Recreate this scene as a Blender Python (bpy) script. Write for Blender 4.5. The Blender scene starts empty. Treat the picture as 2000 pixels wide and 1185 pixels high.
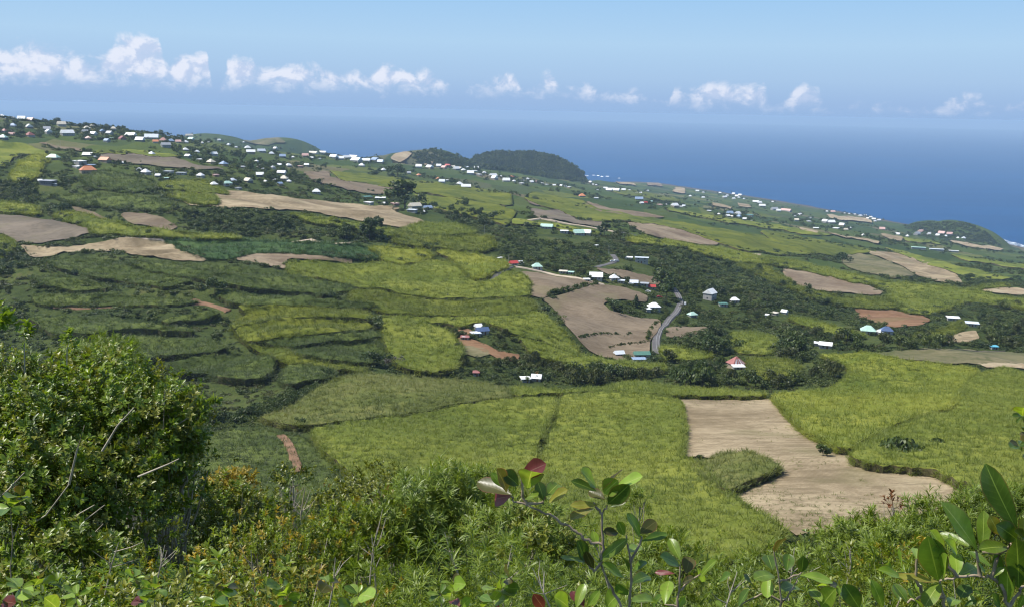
import bpy, math, random
import numpy as np
from mathutils import Vector, Matrix, Euler
from mathutils.geometry import delaunay_2d_cdt

rng = np.random.default_rng(11)
random.seed(5)
scene = bpy.context.scene
COL = scene.collection

# ------------------------------------------------------------------ camera
F = 1921.0
CAMZ = 500.0
PITCH = math.atan(376.0 / F)
ROLL = math.atan(0.0195)
fwd = Vector((0, math.cos(PITCH), -math.sin(PITCH)))
right0 = Vector((1, 0, 0))
up0 = right0.cross(fwd).normalized()
right = (right0 * math.cos(ROLL) + up0 * math.sin(ROLL)).normalized()
up = right.cross(fwd).normalized()
cam_data = bpy.data.cameras.new('camera')
cam_data.sensor_width = 36.0
cam_data.lens = 36.0 * F / 2000.0
cam_data.clip_start = 0.05
cam_data.clip_end = 150000.0
cam = bpy.data.objects.new('camera', cam_data)
COL.objects.link(cam)
mw = Matrix((right, up, -fwd)).transposed().to_4x4()
mw.translation = Vector((0, 0, CAMZ))
cam.matrix_world = mw
scene.camera = cam

# ------------------------------------------------------------------ light
SUN_DIR = Vector((-0.60, 0.04, 0.88)).normalized()      # towards the sun
SUN_EL = math.asin(SUN_DIR.z)
SUN_AZ = math.atan2(SUN_DIR.x, SUN_DIR.y)
world = bpy.data.worlds.new('World')
scene.world = world
world.use_nodes = True
SKY_STRENGTH = 0.14
sun = bpy.data.lights.new('sun', 'SUN')
sun.energy = 4.6
sun.angle = math.radians(0.5)
sun.color = (1.0, 0.955, 0.88)
so = bpy.data.objects.new('sun', sun)
so.rotation_euler = (-SUN_DIR).to_track_quat('-Z', 'Y').to_euler()
COL.objects.link(so)
so.location = (0, 0, 3000)
scene.view_settings.view_transform = 'Standard'
scene.view_settings.look = 'None'
scene.view_settings.gamma = 1.0
scene.view_settings.use_curve_mapping = False
scene.view_settings.exposure = 0.45
scene.render.engine = 'CYCLES'
cy = scene.cycles
cy.max_bounces = 6
cy.diffuse_bounces = 2
cy.glossy_bounces = 2
cy.transmission_bounces = 3
cy.transparent_max_bounces = 6
cy.volume_bounces = 0
cy.use_denoising = True
try:
    cy.denoiser = 'OPENIMAGEDENOISE'
    cy.denoising_input_passes = 'RGB_ALBEDO_NORMAL'
    cy.denoising_prefilter = 'ACCURATE'
except Exception:
    pass
cy.use_adaptive_sampling = False
cy.filter_width = 1.2
cy.sample_clamp_indirect = 4.0
cy.caustics_reflective = False
cy.caustics_refractive = False


# ------------------------------------------------------------------ node helpers
class NT:
    def __init__(s, tree):
        s.t = tree
        s.n = tree.nodes
        s.l = tree.links

    def add(s, typ, **kw):
        nd = s.n.new(typ)
        for k, v in kw.items():
            setattr(nd, k, v)
        return nd

    def link(s, a, b):
        s.l.new(a, b)

    def setv(s, sock, v):
        if hasattr(v, 'is_output') or isinstance(v, bpy.types.NodeSocket):
            s.l.new(v, sock)
        else:
            sock.default_value = v

    def math(s, op, a, b=0.0, c=None, clamp=False):
        nd = s.add('ShaderNodeMath', operation=op)
        nd.use_clamp = clamp
        s.setv(nd.inputs[0], a)
        s.setv(nd.inputs[1], b)
        if c is not None:
            s.setv(nd.inputs[2], c)
        return nd.outputs[0]

    def mix(s, fac, a, b, blend='MIX'):
        nd = s.add('ShaderNodeMix', data_type='RGBA', blend_type=blend)
        s.setv(nd.inputs['Factor'], fac)
        s.setv(nd.inputs[6], (*a, 1) if isinstance(a, tuple) and len(a) == 3 else a)
        s.setv(nd.inputs[7], (*b, 1) if isinstance(b, tuple) and len(b) == 3 else b)
        return nd.outputs[2]

    def noise(s, vec, scale, detail=3, rough=0.55, dist=0.0):
        nd = s.add('ShaderNodeTexNoise')
        if vec is not None:
            s.l.new(vec, nd.inputs['Vector'])
        nd.inputs['Scale'].default_value = scale
        nd.inputs['Detail'].default_value = detail
        nd.inputs['Roughness'].default_value = rough
        nd.inputs['Distortion'].default_value = dist
        return nd.outputs[0]

    def smooth(s, v, a, b, lo=0.0, hi=1.0):
        nd = s.add('ShaderNodeMapRange')
        nd.interpolation_type = 'SMOOTHSTEP'
        s.setv(nd.inputs[0], v)
        s.setv(nd.inputs[1], a)
        s.setv(nd.inputs[2], b)
        s.setv(nd.inputs[3], lo)
        s.setv(nd.inputs[4], hi)
        return nd.outputs[0]

    def scale(s, vec, xyz):
        nd = s.add('ShaderNodeMapping')
        s.l.new(vec, nd.inputs[0])
        nd.inputs['Scale'].default_value = xyz
        return nd.outputs[0]

    def ramp(s, fac, stops):
        nd = s.add('ShaderNodeValToRGB')
        s.l.new(fac, nd.inputs[0])
        el = nd.color_ramp.elements
        while len(el) < len(stops):
            el.new(0.5)
        for e, (p, c) in zip(el, stops):
            e.position = p
            e.color = (*c, 1)
        return nd.outputs[0]

    def curve(s, v, pts):
        nd = s.add('ShaderNodeFloatCurve')
        s.l.new(v, nd.inputs['Value'])
        c = nd.mapping.curves[0]
        while len(c.points) < len(pts):
            c.points.new(0.5, 0.5)
        for p, (x, y) in zip(c.points, pts):
            p.location = (x, y)
            p.handle_type = 'AUTO'
        nd.mapping.update()
        return nd.outputs[0]


# ------------------------------------------------------------------ sky with a bank of cumulus along the horizon
w = NT(world.node_tree)
w.n.clear()
geo = w.add('ShaderNodeTexCoord')
sky = w.add('ShaderNodeTexSky', sky_type='NISHITA')
sky.sun_disc = False
sky.sun_elevation = SUN_EL
sky.sun_rotation = SUN_AZ
sky.altitude = 500
sky.air_density = 1.0
sky.dust_density = 0.6
sky.ozone_density = 1.2
sep = w.add('ShaderNodeSeparateXYZ')
w.link(geo.outputs['Generated'], sep.inputs[0])
az = w.math('ARCTAN2', sep.outputs[0], sep.outputs[1])
el = w.math('ARCSINE', sep.outputs[2])
zc = w.math('MAXIMUM', sep.outputs[2], 0.035)
cmb = w.add('ShaderNodeCombineXYZ')
w.link(sep.outputs[0], cmb.inputs[0]); w.link(sep.outputs[1], cmb.inputs[1]); w.link(zc, cmb.inputs[2])
w.link(cmb.outputs[0], sky.inputs[0])
# cloud-top envelope over azimuth; repeats round the whole horizon
cc = w.add('ShaderNodeCombineXYZ')
w.link(az, cc.inputs[0]); w.link(w.math('MULTIPLY', el, 1.25), cc.inputs[1])
cvec = cc.outputs[0]
azn = w.math('ADD', w.math('DIVIDE', w.math('MULTIPLY', az, F), 2000.0), 0.5)   # 0..1 over the frame
HT = [(-160, 120), (0, 132), (60, 95), (130, 100), (205, 86), (235, 70), (272, 112), (325, 122), (352, 112), (362, 74), (390, 96), (432, 88), (442, 34), (462, 84),
      (496, 92), (540, 80), (600, 88), (650, 70), (698, 74), (712, 60), (745, 92), (800, 78), (850, 70), (885, 40), (935, 58), (990, 78), (1014, 34), (1060, 70),
      (1092, 34), (1130, 56), (1160, 34), (1196, 44), (1240, 30), (1286, 12), (1302, 56), (1330, 40), (1378, 58), (1422, 50), (1462, 52), (1486, 14), (1512, 44),
      (1552, 50), (1580, 16), (1640, 22), (1740, 10), (1818, 48), (1850, 16), (1900, 34), (1956, 44), (2000, 32), (2160, 40)]
PX0, PX1 = -160.0, 2160.0
envv = w.curve(w.math('DIVIDE', w.math('ADD', w.math('MULTIPLY', azn, 2000.0), -PX0), PX1 - PX0, clamp=True), [((p - PX0) / (PX1 - PX0), h / 150.0) for p, h in [(q_, min(146, max(12, g_ + (4 if q_ > 1000 else 3) - (9 if 440 < q_ < 1000 else 0)))) for q_, g_ in HT]])
env = w.math('MULTIPLY', envv, 150.0 / F)
n1 = w.noise(w.scale(cvec, (1, 1, 1)), 46.0, 5, 0.6, 0.3)
off = w.add('ShaderNodeVectorMath', operation='ADD')
w.link(cvec, off.inputs[0]); off.inputs[1].default_value = (-0.006, 0.008, 0)
n1b = w.noise(off.outputs[0], 46.0, 5, 0.6, 0.3)
n2 = w.noise(cvec, 9.0, 2, 0.5)
d0 = w.math('ADD', w.math('MULTIPLY', w.math('SUBTRACT', n1, 0.5), 2.3), w.math('MULTIPLY', w.math('SUBTRACT', w.math('MULTIPLY', env, 0.93), el), 62.0))
d0 = w.math('ADD', d0, w.math('ADD', w.math('MULTIPLY', w.math('SUBTRACT', n2, 0.45), 0.5), w.smooth(azn, .62, .48, 0.10, .20)))
mask = w.smooth(d0, -0.05, 0.75)
cutb = w.smooth(w.math('ADD', w.math('ADD', el, w.smooth(azn, .45, .75, 0.0, .010)), w.math('MULTIPLY', w.math('SUBTRACT', n1, 0.5), 0.03)), 0.012, 0.032)
mask = w.math('MULTIPLY', mask, cutb)
mask = w.math('MULTIPLY', mask, w.smooth(n1, 0.28, 0.52, 0.45, 1.0))
mask = w.math('MULTIPLY', mask, w.smooth(azn, 0.45, 1.0, 0.86, 0.66))
lit = w.smooth(w.math('SUBTRACT', n1, n1b), -0.10, 0.10)  # sunlit and shaded cloud sides painted into the colour, from noise shifted sunwards
ccol = w.mix(lit, (3.5, 4.1, 5.4), (5.2, 5.4, 6.1))
band = w.ramp(w.math('DIVIDE', el, 0.30, clamp=True), [(0.0, (1.94, 2.96, 4.68)), (0.04, (2.10, 3.10, 4.76)), (0.11, (2.45, 3.55, 5.05)), (0.22, (2.7, 4.0, 5.4)), (0.38, (2.15, 3.65, 5.45)), (1.0, (1.6, 3.1, 5.3))])
skyc = w.mix(w.smooth(el, 0.12, 0.55), band, sky.outputs[0])
allc = w.mix(mask, skyc, ccol)
bg = w.add('ShaderNodeBackground')
w.link(allc, bg.inputs[0])
bg.inputs[1].default_value = SKY_STRENGTH * 0.85
wo = w.add('ShaderNodeOutputWorld')
w.link(bg.outputs[0], wo.inputs[0])


# ------------------------------------------------------------------ projection helpers
def ray(px, py):
    """direction through photo pixel, scaled so its y component is 1"""
    px = np.asarray(px, float); py = np.asarray(py, float)
    a = (px - 1000.0) / F; b = (592.5 - py) / F
    d = np.stack([fwd[i] + a * right[i] + b * up[i] for i in range(3)], -1)
    return d / d[..., 1:2]


def P(px, py, y):
    d = ray(px, py)
    return Vector((float(d[0] * y), float(y), float(CAMZ + d[2] * y)))


def project(p):
    p = np.asarray(p, float)
    q = p - np.array([0, 0, CAMZ])
    x = q @ np.array(right); yv = q @ np.array(up); z = q @ np.array(fwd)
    return 1000 + F * x / z, 592.5 - F * yv / z, z


# ------------------------------------------------------------------ terrain height function
COLS = {
    -300: [(950, 210), (850, 290), (750, 400), (650, 500), (560, 620), (500, 760), (440, 860), (370, 1000), (290, 1300), (214, 2300)],
    0: [(950, 220), (850, 300), (750, 430), (650, 520), (560, 640), (500, 780), (440, 880), (380, 1000), (300, 1300), (221, 2300)],
    250: [(950, 240), (850, 320), (760, 420), (650, 520), (560, 640), (480, 780), (440, 900), (370, 1050), (310, 1300), (247, 2400)],
    500: [(930, 260), (830, 360), (740, 430), (650, 520), (560, 620), (500, 740), (460, 850), (400, 1000), (340, 1350), (287, 2800)],
    750: [(1000, 190), (890, 270), (800, 350), (740, 430), (650, 530), (560, 650), (500, 750), (450, 900), (390, 1300), (308, 3300)],
    1000: [(1050, 170), (900, 270), (790, 380), (745, 460), (650, 550), (560, 670), (520, 720), (450, 1050), (390, 1800), (326, 4300)],
    1250: [(1060, 165), (900, 250), (780, 380), (710, 560), (650, 630), (600, 690), (540, 800), (470, 1100), (400, 2300), (356, -1)],
    1500: [(1040, 165), (900, 225), (780, 370), (700, 560), (650, 670), (600, 800), (540, 1050), (480, 1500), (430, 2500), (392, -1)],
    1750: [(1000, 180), (900, 225), (760, 400), (690, 540), (640, 720), (600, 900), (560, 1100), (510, 1650), (465, 2800), (437, -1)],
    2000: [(960, 190), (900, 230), (730, 470), (680, 600), (640, 740), (600, 950), (570, 1150), (535, 1650), (510, 2400), (488, -1)],
    2300: [(940, 195), (890, 240), (730, 470), (680, 600), (640, 740), (610, 950), (590, 1150), (570, 1600), (560, 2200), (548, -1)],
}
_px = np.array(sorted(COLS), float)
_kn = np.array([[k for k in COLS[int(p)]] for p in _px], float)           # col, knot, (py,d)
for i, p in enumerate(_px):
    if _kn[i, -1, 1] < 0:
        s_ = -ray(p, _kn[i, -1, 0])[2]
        _kn[i, -1, 1] = CAMZ / s_
NV = 640
V0, V1 = math.log(0.5), math.log(14000.0)
VG = np.linspace(V0, V1, NV)
YG = np.exp(VG)
dense_px = np.arange(-300, 2301, 25.0)
UG = np.linspace(-0.80, 0.80, 321)
near_y = np.array([0.5, 2, 5, 12, 30, 60, 110.0])
near_d = np.array([1.7, 2.6, 4.6, 9.2, 20, 37, 63.0])
prof_s = []; prof_u = []
for p in dense_px:
    kk = np.stack([np.interp(p, _px, _kn[:, j, c]) for j in range(_kn.shape[1]) for c in range(2)]).reshape(-1, 2)
    # coast / skyline distance interpolates better in log
    kk[-1, 1] = math.exp(np.interp(p, _px, np.log(_kn[:, -1, 1])))
    r = ray(np.full(len(kk), p), kk[:, 0])
    ys = kk[:, 1]; drops = -r[:, 2] * ys
    yl, dl = ys[-1], drops[-1]
    if dl > CAMZ - 30:
        ey = np.array([yl * 1.012, yl * 1.03, 14000.0]); ed = np.array([CAMZ + 5, CAMZ + 6, CAMZ + 6.0])
    else:
        fall = (CAMZ + 6 - dl)
        ey = np.array([yl * 1.02, yl + 60 + fall * 1.5, yl + 100 + fall * 3.2, 14000.0]); ed = np.array([dl + 3, dl + fall * 0.62, CAMZ + 6, CAMZ + 6])
        ey[1] = max(ey[1], yl * 1.05); ey[2] = max(ey[2], ey[1] * 1.05)
    Y = np.concatenate([near_y, ys, ey]); D = np.concatenate([near_d, drops, ed])
    prof_s.append(np.interp(VG, np.log(Y), D / Y))
    rr = ray(np.full(NV, p), np.interp(VG, np.log(ys), kk[:, 0]))
    prof_u.append(rr[:, 0])
prof_s = np.array(prof_s); prof_u = np.array(prof_u)
SG = np.empty((len(UG), NV))
for j in range(NV):
    SG[:, j] = np.interp(UG, prof_u[:, j], prof_s[:, j])


def gsm(a, sig, axis):
    n = int(sig * 3) + 1
    k = np.exp(-0.5 * (np.arange(-n, n + 1) / sig) ** 2); k /= k.sum()
    pad = [(0, 0), (0, 0)]; pad[axis] = (n, n)
    ap = np.pad(a, pad, mode='edge')
    out = np.zeros_like(a)
    for i, kv in enumerate(k):
        sl = [slice(None)] * 2; sl[axis] = slice(i, i + a.shape[axis])
        out += kv * ap[tuple(sl)]
    return out


SG = gsm(gsm(SG, 4.0, 1), 5.0, 0)

_nr = np.random.default_rng(3)
_waves = []
for lam, amp in [(420, 1.0), (300, .8), (210, .7), (150, .55), (110, .45), (80, .35), (60, .25), (45, .16)]:
    for _ in range(3):
        th = _nr.uniform(0, math.pi); _waves.append((math.cos(th) * 6.283 / lam, math.sin(th) * 6.283 / lam, _nr.uniform(0, 6.28), amp))


def relief(x, y):
    r = 0
    for kx, ky, ph, a in _waves:
        r = r + a * np.sin(kx * x + ky * y + ph)
    return r


HILLS = []   # (px, py, y, radius across, radius along, height)
for px_, py_, y_, rx, ry, hh in [
    (948, 305, 4600, 150, 260, 90), (985, 302, 4700, 170, 260, 110), (1025, 301, 4700, 170, 260, 115), (1062, 304, 4700, 170, 260, 120), (1098, 318, 4650, 130, 220, 90),
    (832, 292, 3900, 190, 260, 60), (782, 298, 3800, 110, 170, 42), (745, 305, 3700, 120, 180, 40),
    (545, 269, 4600, 190, 260, 60), (490, 280, 4500, 180, 200, 50), (405, 262, 4400, 190, 260, 45),
    (1835, 434, 3800, 150, 260, 60), (1870, 433, 3750, 170, 240, 70), (1790, 441, 3900, 130, 200, 50)]:
    q = P(px_, py_, y_)
    HILLS.append((q.x, q.y, q.z, rx, ry, hh))


def height(x, y):
    x = np.asarray(x, float); y = np.asarray(y, float)
    yc = np.maximum(y, 0.5)
    u = np.clip(x / yc, UG[0], UG[-1]); v = np.clip(np.log(yc), V0, V1)
    fu = (u - UG[0]) / (UG[1] - UG[0]); fv = (v - V0) / (VG[1] - VG[0])
    iu = np.clip(fu.astype(int), 0, len(UG) - 2); iv = np.clip(fv.astype(int), 0, NV - 2)
    fu = fu - iu; fv = fv - iv
    s = (SG[iu, iv] * (1 - fu) * (1 - fv) + SG[iu + 1, iv] * fu * (1 - fv) + SG[iu, iv + 1] * (1 - fu) * fv + SG[iu + 1, iv + 1] * fu * fv)
    z = CAMZ - s * yc
    amp = np.clip((y - 120) / 500, 0, 1) * 1.6
    amp = amp * np.clip((z + 2) / 40, 0.15, 1)
    z = z + amp * relief(x, y)
    # banks and folds of the terraced slope on the left
    wnd = np.exp(-((u + .30) / .20) ** 4) * np.clip((y - 400) / 60, 0, 1) * np.clip((1000 - y) / 120, 0, 1)
    g = (y + 26 * np.sin(x / 58 + .6) + 14 * np.sin(x / 27 + 1.7)) / 43.0
    fr = g - np.floor(g)
    st = np.clip((fr - .62) / .34, 0, 1); st = st * st * (3 - 2 * st)
    z = z + wnd * (5.2 * (st - fr) + 3.0 * np.sin(x / 33 + y / 75) * np.sin(y / 49 - x / 90))
    for cx, cyy, cz, rx, ry, hh in HILLS:
        qd = ((x - cx) / rx) ** 2 + ((y - cyy) / ry) ** 2
        zh = cz - hh * qd ** 1.15 + 0.05 * hh * np.sin(x / 37.0 + cx) * np.sin(y / 51.0)
        k = 6.0
        h_ = np.clip(0.5 + 0.5 * (zh - z) / k, 0, 1)
        z = z * (1 - h_) + zh * h_ + k * h_ * (1 - h_) * 0.5
    return np.maximum(z, -6.0)


_yr = np.exp(np.linspace(math.log(130), math.log(9500), 900))


def cast(px, py, h=0.0):
    px = np.atleast_1d(np.asarray(px, float)); py = np.atleast_1d(np.asarray(py, float))
    d = ray(px, py)
    X = d[:, 0:1] * _yr; Z = CAMZ + d[:, 2:3] * _yr
    G = Z - (height(X, np.broadcast_to(_yr, X.shape)) + h)
    out = np.empty((len(px), 3))
    for i in range(len(px)):
        g = G[i]
        idx = np.where(g[1:] <= 0)[0]
        if len(idx):
            k = idx[0]
            t = g[k] / max(g[k] - g[k + 1], 1e-9) if g[k] > 0 else 0
            y = _yr[k] + t * (_yr[k + 1] - _yr[k])
        else:
            k = int(np.argmin(g[_yr < 6000]))
            y = _yr[k]
        out[i] = (d[i, 0] * y, y, 0)
    out[:, 2] = height(out[:, 0], out[:, 1])
    return out


def inpoly(px, py, poly):
    poly = np.asarray(poly, float)
    x, y = np.asarray(px), np.asarray(py)
    res = np.zeros(x.shape, bool)
    n = len(poly)
    j = n - 1
    for i in range(n):
        xi, yi = poly[i]; xj, yj = poly[j]
        c = ((yi > y) != (yj > y)) & (x < (xj - xi) * (y - yi) / (yj - yi + 1e-12) + xi)
        res ^= c
        j = i
    return res


# ------------------------------------------------------------------ object helpers
def tag(o, label=None, cat=None, group=None, kind=None):
    if o is None: return None
    if label: o['label'] = label
    if cat: o['category'] = cat
    if group: o['group'] = group
    if kind: o['kind'] = kind
    return o


def mesh_np(name, V, Fq, smooth=False):
    """V (n,3); Fq: list of (m,k) index arrays"""
    me = bpy.data.meshes.new(name)
    V = np.asarray(V, np.float32)
    me.vertices.add(len(V)); me.vertices.foreach_set('co', V.ravel())
    Fq = [np.asarray(f, np.int32) for f in Fq if len(f)]
    if Fq:
        loops = np.concatenate([f.ravel() for f in Fq])
        tot = np.concatenate([np.full(len(f), f.shape[1], np.int32) for f in Fq])
        st = np.concatenate([[0], np.cumsum(tot)[:-1]]).astype(np.int32)
        me.loops.add(len(loops)); me.loops.foreach_set('vertex_index', loops)
        me.polygons.add(len(tot)); me.polygons.foreach_set('loop_start', st)
        try:
            me.polygons.foreach_set('loop_total', tot)
        except Exception:
            pass
        me.polygons.foreach_set('use_smooth', np.full(len(tot), bool(smooth)))
    me.update(calc_edges=True)
    return me


def fattr(me, name, vals, dom='POINT', typ='FLOAT'):
    a = me.attributes.new(name, typ, dom)
    key = 'vector' if typ == 'FLOAT_VECTOR' else 'value'
    a.data.foreach_set(key, np.asarray(vals, np.int32 if typ == 'INT' else np.float32).ravel())


def obj(name, me, mats=None, parent=None, loc=None, link=True):
    o = bpy.data.objects.new(name, me)
    if mats is not None and me is not None:
        for m in (mats if isinstance(mats, (list, tuple)) else [mats]):
            me.materials.append(m)
    if link: COL.objects.link(o)
    if parent is not None: o.parent = parent
    if loc is not None: o.location = loc
    return o


def empty(name, loc, rz=0.0):
    o = bpy.data.objects.new(name, None)
    o.empty_display_size = 0.5
    o.location = loc; o.rotation_euler = (0, 0, rz)
    COL.objects.link(o)
    return o


# ------------------------------------------------------------------ materials
def base_mat(name):
    m = bpy.data.materials.new(name); m.use_nodes = True
    t = NT(m.node_tree); t.n.clear()
    out = t.add('ShaderNodeOutputMaterial')
    b = t.add('ShaderNodeBsdfPrincipled')
    t.link(b.outputs[0], out.inputs[0])
    return m, t, b, out


def pos(t):
    return t.add('ShaderNodeNewGeometry').outputs['Position']


def bump(t, b, h, strength, dist):
    nd = t.add('ShaderNodeBump')
    nd.inputs['Strength'].default_value = strength
    nd.inputs['Distance'].default_value = dist
    t.link(h, nd.inputs['Height'])
    t.link(nd.outputs[0], b.inputs['Normal'])


def plain(name, col, rough=0.8, spec=0.3, var=0.15, vs=1.5, metal=0.0):
    m, t, b, o = base_mat(name)
    tc = t.add('ShaderNodeTexCoord')
    n = t.noise(tc.outputs['Object'], vs, 4)
    rnd = t.add('ShaderNodeObjectInfo').outputs['Random']
    c = t.mix(t.smooth(n, 0.3, 0.7), tuple(x * (1 - var) for x in col), tuple(min(1, x * (1 + var)) for x in col))
    t.link(c, b.inputs['Base Color'])
    b.inputs['Roughness'].default_value = rough
    b.inputs['Specular IOR Level'].default_value = spec
    b.inputs['Metallic'].default_value = metal
    return m


def field_mat(name, stops, s1=0.018, s2=0.25, s3=1.3, rows=None, bstr=0.5, bdist=0.6, rough=0.9):
    """ground or canopy colour: broad drift, medium mottling and fine grain"""
    m, t, b, o = base_mat(name)
    p = pos(t)
    n1 = t.noise(p, s1, 4, 0.6, .6); n2 = t.noise(p, s2, 4, 0.6); n3 = t.noise(p, s3, 3, 0.7)
    v = t.math('ADD', t.math('MULTIPLY', n1, 0.62), t.math('ADD', t.math('MULTIPLY', n2, 0.24), t.math('MULTIPLY', n3, 0.2)))
    if rows:
        ang, period, st = rows
        mp = t.add('ShaderNodeMapping'); t.link(p, mp.inputs[0]); mp.inputs['Rotation'].default_value = (0, 0, ang)
        wv = t.add('ShaderNodeTexWave'); t.link(mp.outputs[0], wv.inputs['Vector'])
        wv.inputs['Scale'].default_value = 0.314 / period
        wv.inputs['Distortion'].default_value = 5.0; wv.inputs['Detail'].default_value = 3
        wv.inputs['Detail Scale'].default_value = 0.6
        brk = t.smooth(t.noise(p, 0.03, 3), 0.35, 0.65)
        v = t.math('ADD', v, t.math('MULTIPLY', t.math('MULTIPLY', t.math('SUBTRACT', wv.outputs['Fac'], 0.5), st), brk))
    c = t.ramp(t.smooth(v, 0.36, 0.66), stops)
    if name.startswith('bare'):
        st1 = t.noise(t.scale(p, (.45, 1.5, 1)), .11, 5, .72, 1.8)
        c = t.mix(t.math('MULTIPLY', t.smooth(st1, .47, .62), .55), c, sc3(stops[0][1], .85))
        c = t.mix(t.math('MULTIPLY', t.smooth(t.noise(p, .021, 3), .56, .68), .35), c, (.15, .14, .06))
    t.link(c, b.inputs['Base Color'])
    b.inputs['Roughness'].default_value = rough
    b.inputs['Specular IOR Level'].default_value = 0.1
    hh = t.math('ADD', t.math('MULTIPLY', n2, 0.5), t.math('MULTIPLY', n3, 0.6))
    if rows: hh = t.math('ADD', hh, t.math('MULTIPLY', wv.outputs['Fac'], 0.06))
    bump(t, b, hh, bstr, bdist)
    return m


def leaf_mat(name, stops, rough=0.5, spec=0.4, trans=0.25, tcol=None, jitter=0.35, ns=0.35, ow=.5):
    m, t, b, out = base_mat(name)
    at = t.add('ShaderNodeAttribute', attribute_name='tint').outputs['Fac']
    oi = t.add('ShaderNodeObjectInfo').outputs['Random']
    n = t.smooth(t.noise(pos(t), ns, 3), .32, .68)
    v = t.math('ADD', t.math('MULTIPLY', at, 1 - jitter), t.math('MULTIPLY', t.math('ADD', t.math('MULTIPLY', oi, ow), t.math('MULTIPLY', n, 1 - ow)), jitter), clamp=True)
    c = t.ramp(v, stops)
    t.link(c, b.inputs['Base Color'])
    b.inputs['Roughness'].default_value = rough
    b.inputs['Specular IOR Level'].default_value = spec
    if trans > 0:
        tr = t.add('ShaderNodeBsdfTranslucent')
        tc = t.mix(1.0, c, (1.5, 1.5, 0.7), 'MULTIPLY')
        t.link(tc, tr.inputs[0])
        ms = t.add('ShaderNodeMixShader'); ms.inputs[0].default_value = trans
        t.link(b.outputs[0], ms.inputs[1]); t.link(tr.outputs[0], ms.inputs[2])
        t.link(ms.outputs[0], out.inputs[0])
    return m


def sc3(c, k): return tuple(min(1, x * k) for x in c)


def S(*c):   # sRGB 0-255 to linear
    return tuple(((x / 255) / 12.92) if x <= 10 else (((x / 255) + 0.055) / 1.055) ** 2.4 for x in c)


def sc3(c, k): return tuple(min(1, x * k) for x in c)


M = {}
CANE = {
    'bright': [(0.0, (0.073, 0.098, 0.015)), (0.5, (0.122, 0.148, 0.021)), (1.0, (0.187, 0.201, 0.034))],
    'yellow': [(0.0, (0.086, 0.118, 0.018)), (0.5, (0.153, 0.176, 0.023)), (1.0, (0.220, 0.226, 0.036))],
    'mid': [(0.0, (0.055, 0.074, 0.011)), (0.5, (0.093, 0.112, 0.014)), (1.0, (0.139, 0.151, 0.020))],
    'grey': [(0.0, (0.068, 0.087, 0.020)), (0.5, (0.111, 0.127, 0.031)), (1.0, (0.163, 0.159, 0.051))],
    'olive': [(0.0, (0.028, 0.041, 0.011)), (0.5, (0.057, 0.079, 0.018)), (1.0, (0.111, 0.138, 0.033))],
    'dark': [(0.0, (0.025, 0.053, 0.018)), (0.5, (0.040, 0.076, 0.024)), (1.0, (0.064, 0.106, 0.032))],
}
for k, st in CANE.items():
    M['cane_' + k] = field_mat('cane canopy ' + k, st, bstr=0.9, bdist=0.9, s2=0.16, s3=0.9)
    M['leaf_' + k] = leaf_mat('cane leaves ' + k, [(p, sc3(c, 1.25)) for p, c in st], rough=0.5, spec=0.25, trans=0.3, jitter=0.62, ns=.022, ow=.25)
M['stalk'] = field_mat('dry cane stalks', [(0, (.022, .022, .010)), (0.5, (.055, .050, .022)), (1, (.11, .095, .045))], s2=0.7, s3=2.5)
BARE = {
    'tan': ([(0, (0.155, 0.118, 0.067)), (0.5, (0.244, 0.189, 0.114)), (1, (0.367, 0.294, 0.185))], (0.5, 1.3, 0.025)),
    'brown': ([(0, (0.124, 0.093, 0.060)), (0.5, (0.171, 0.131, 0.087)), (1, (0.221, 0.172, 0.116))], (0.3, 2.0, 0.03)),
    'pink': ([(0, (0.141, 0.100, 0.065)), (0.5, (0.207, 0.158, 0.104)), (1, (0.291, 0.230, 0.152))], (1.2, 5.0, 0.14)),
    'grey': ([(0, (.11, .092, .066)), (0.5, (.145, .12, .088)), (1, (.19, .155, .115))], (1.4, 2.5, 0.06)),
    'orange': ([(0, (0.136, 0.072, 0.038)), (0.5, (0.187, 0.104, 0.055)), (1, (0.238, 0.144, 0.081))], None),
    'cream': ([(0, (0.248, 0.180, 0.112)), (0.5, (0.330, 0.257, 0.160)), (1, (0.413, 0.343, 0.223))], (0.9, 5.0, 0.1)),
    'dull': ([(0, (.07, .085, .028)), (0.5, (.13, .12, .06)), (1, (.20, .17, .095))], None),
}
for k, (st, rows) in BARE.items():
    M['bare_' + k] = field_mat('bare ground ' + k, st, rows=rows, bstr=0.6, bdist=0.35, s3=1.8)
M['asphalt'] = plain('asphalt', (.115, .11, .108), 0.9, 0.2, 0.12, 0.2)
M['line'] = plain('road paint', (.42, .42, .41), 0.7, 0.3, 0.08)
M['dirt'] = plain('dirt track', (.19, .115, .07), 0.95, 0.1, 0.25, 0.15)
M['pale_dirt'] = plain('pale dirt road', (.44, .36, .27), 0.95, 0.1, 0.15, 0.2)


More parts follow.
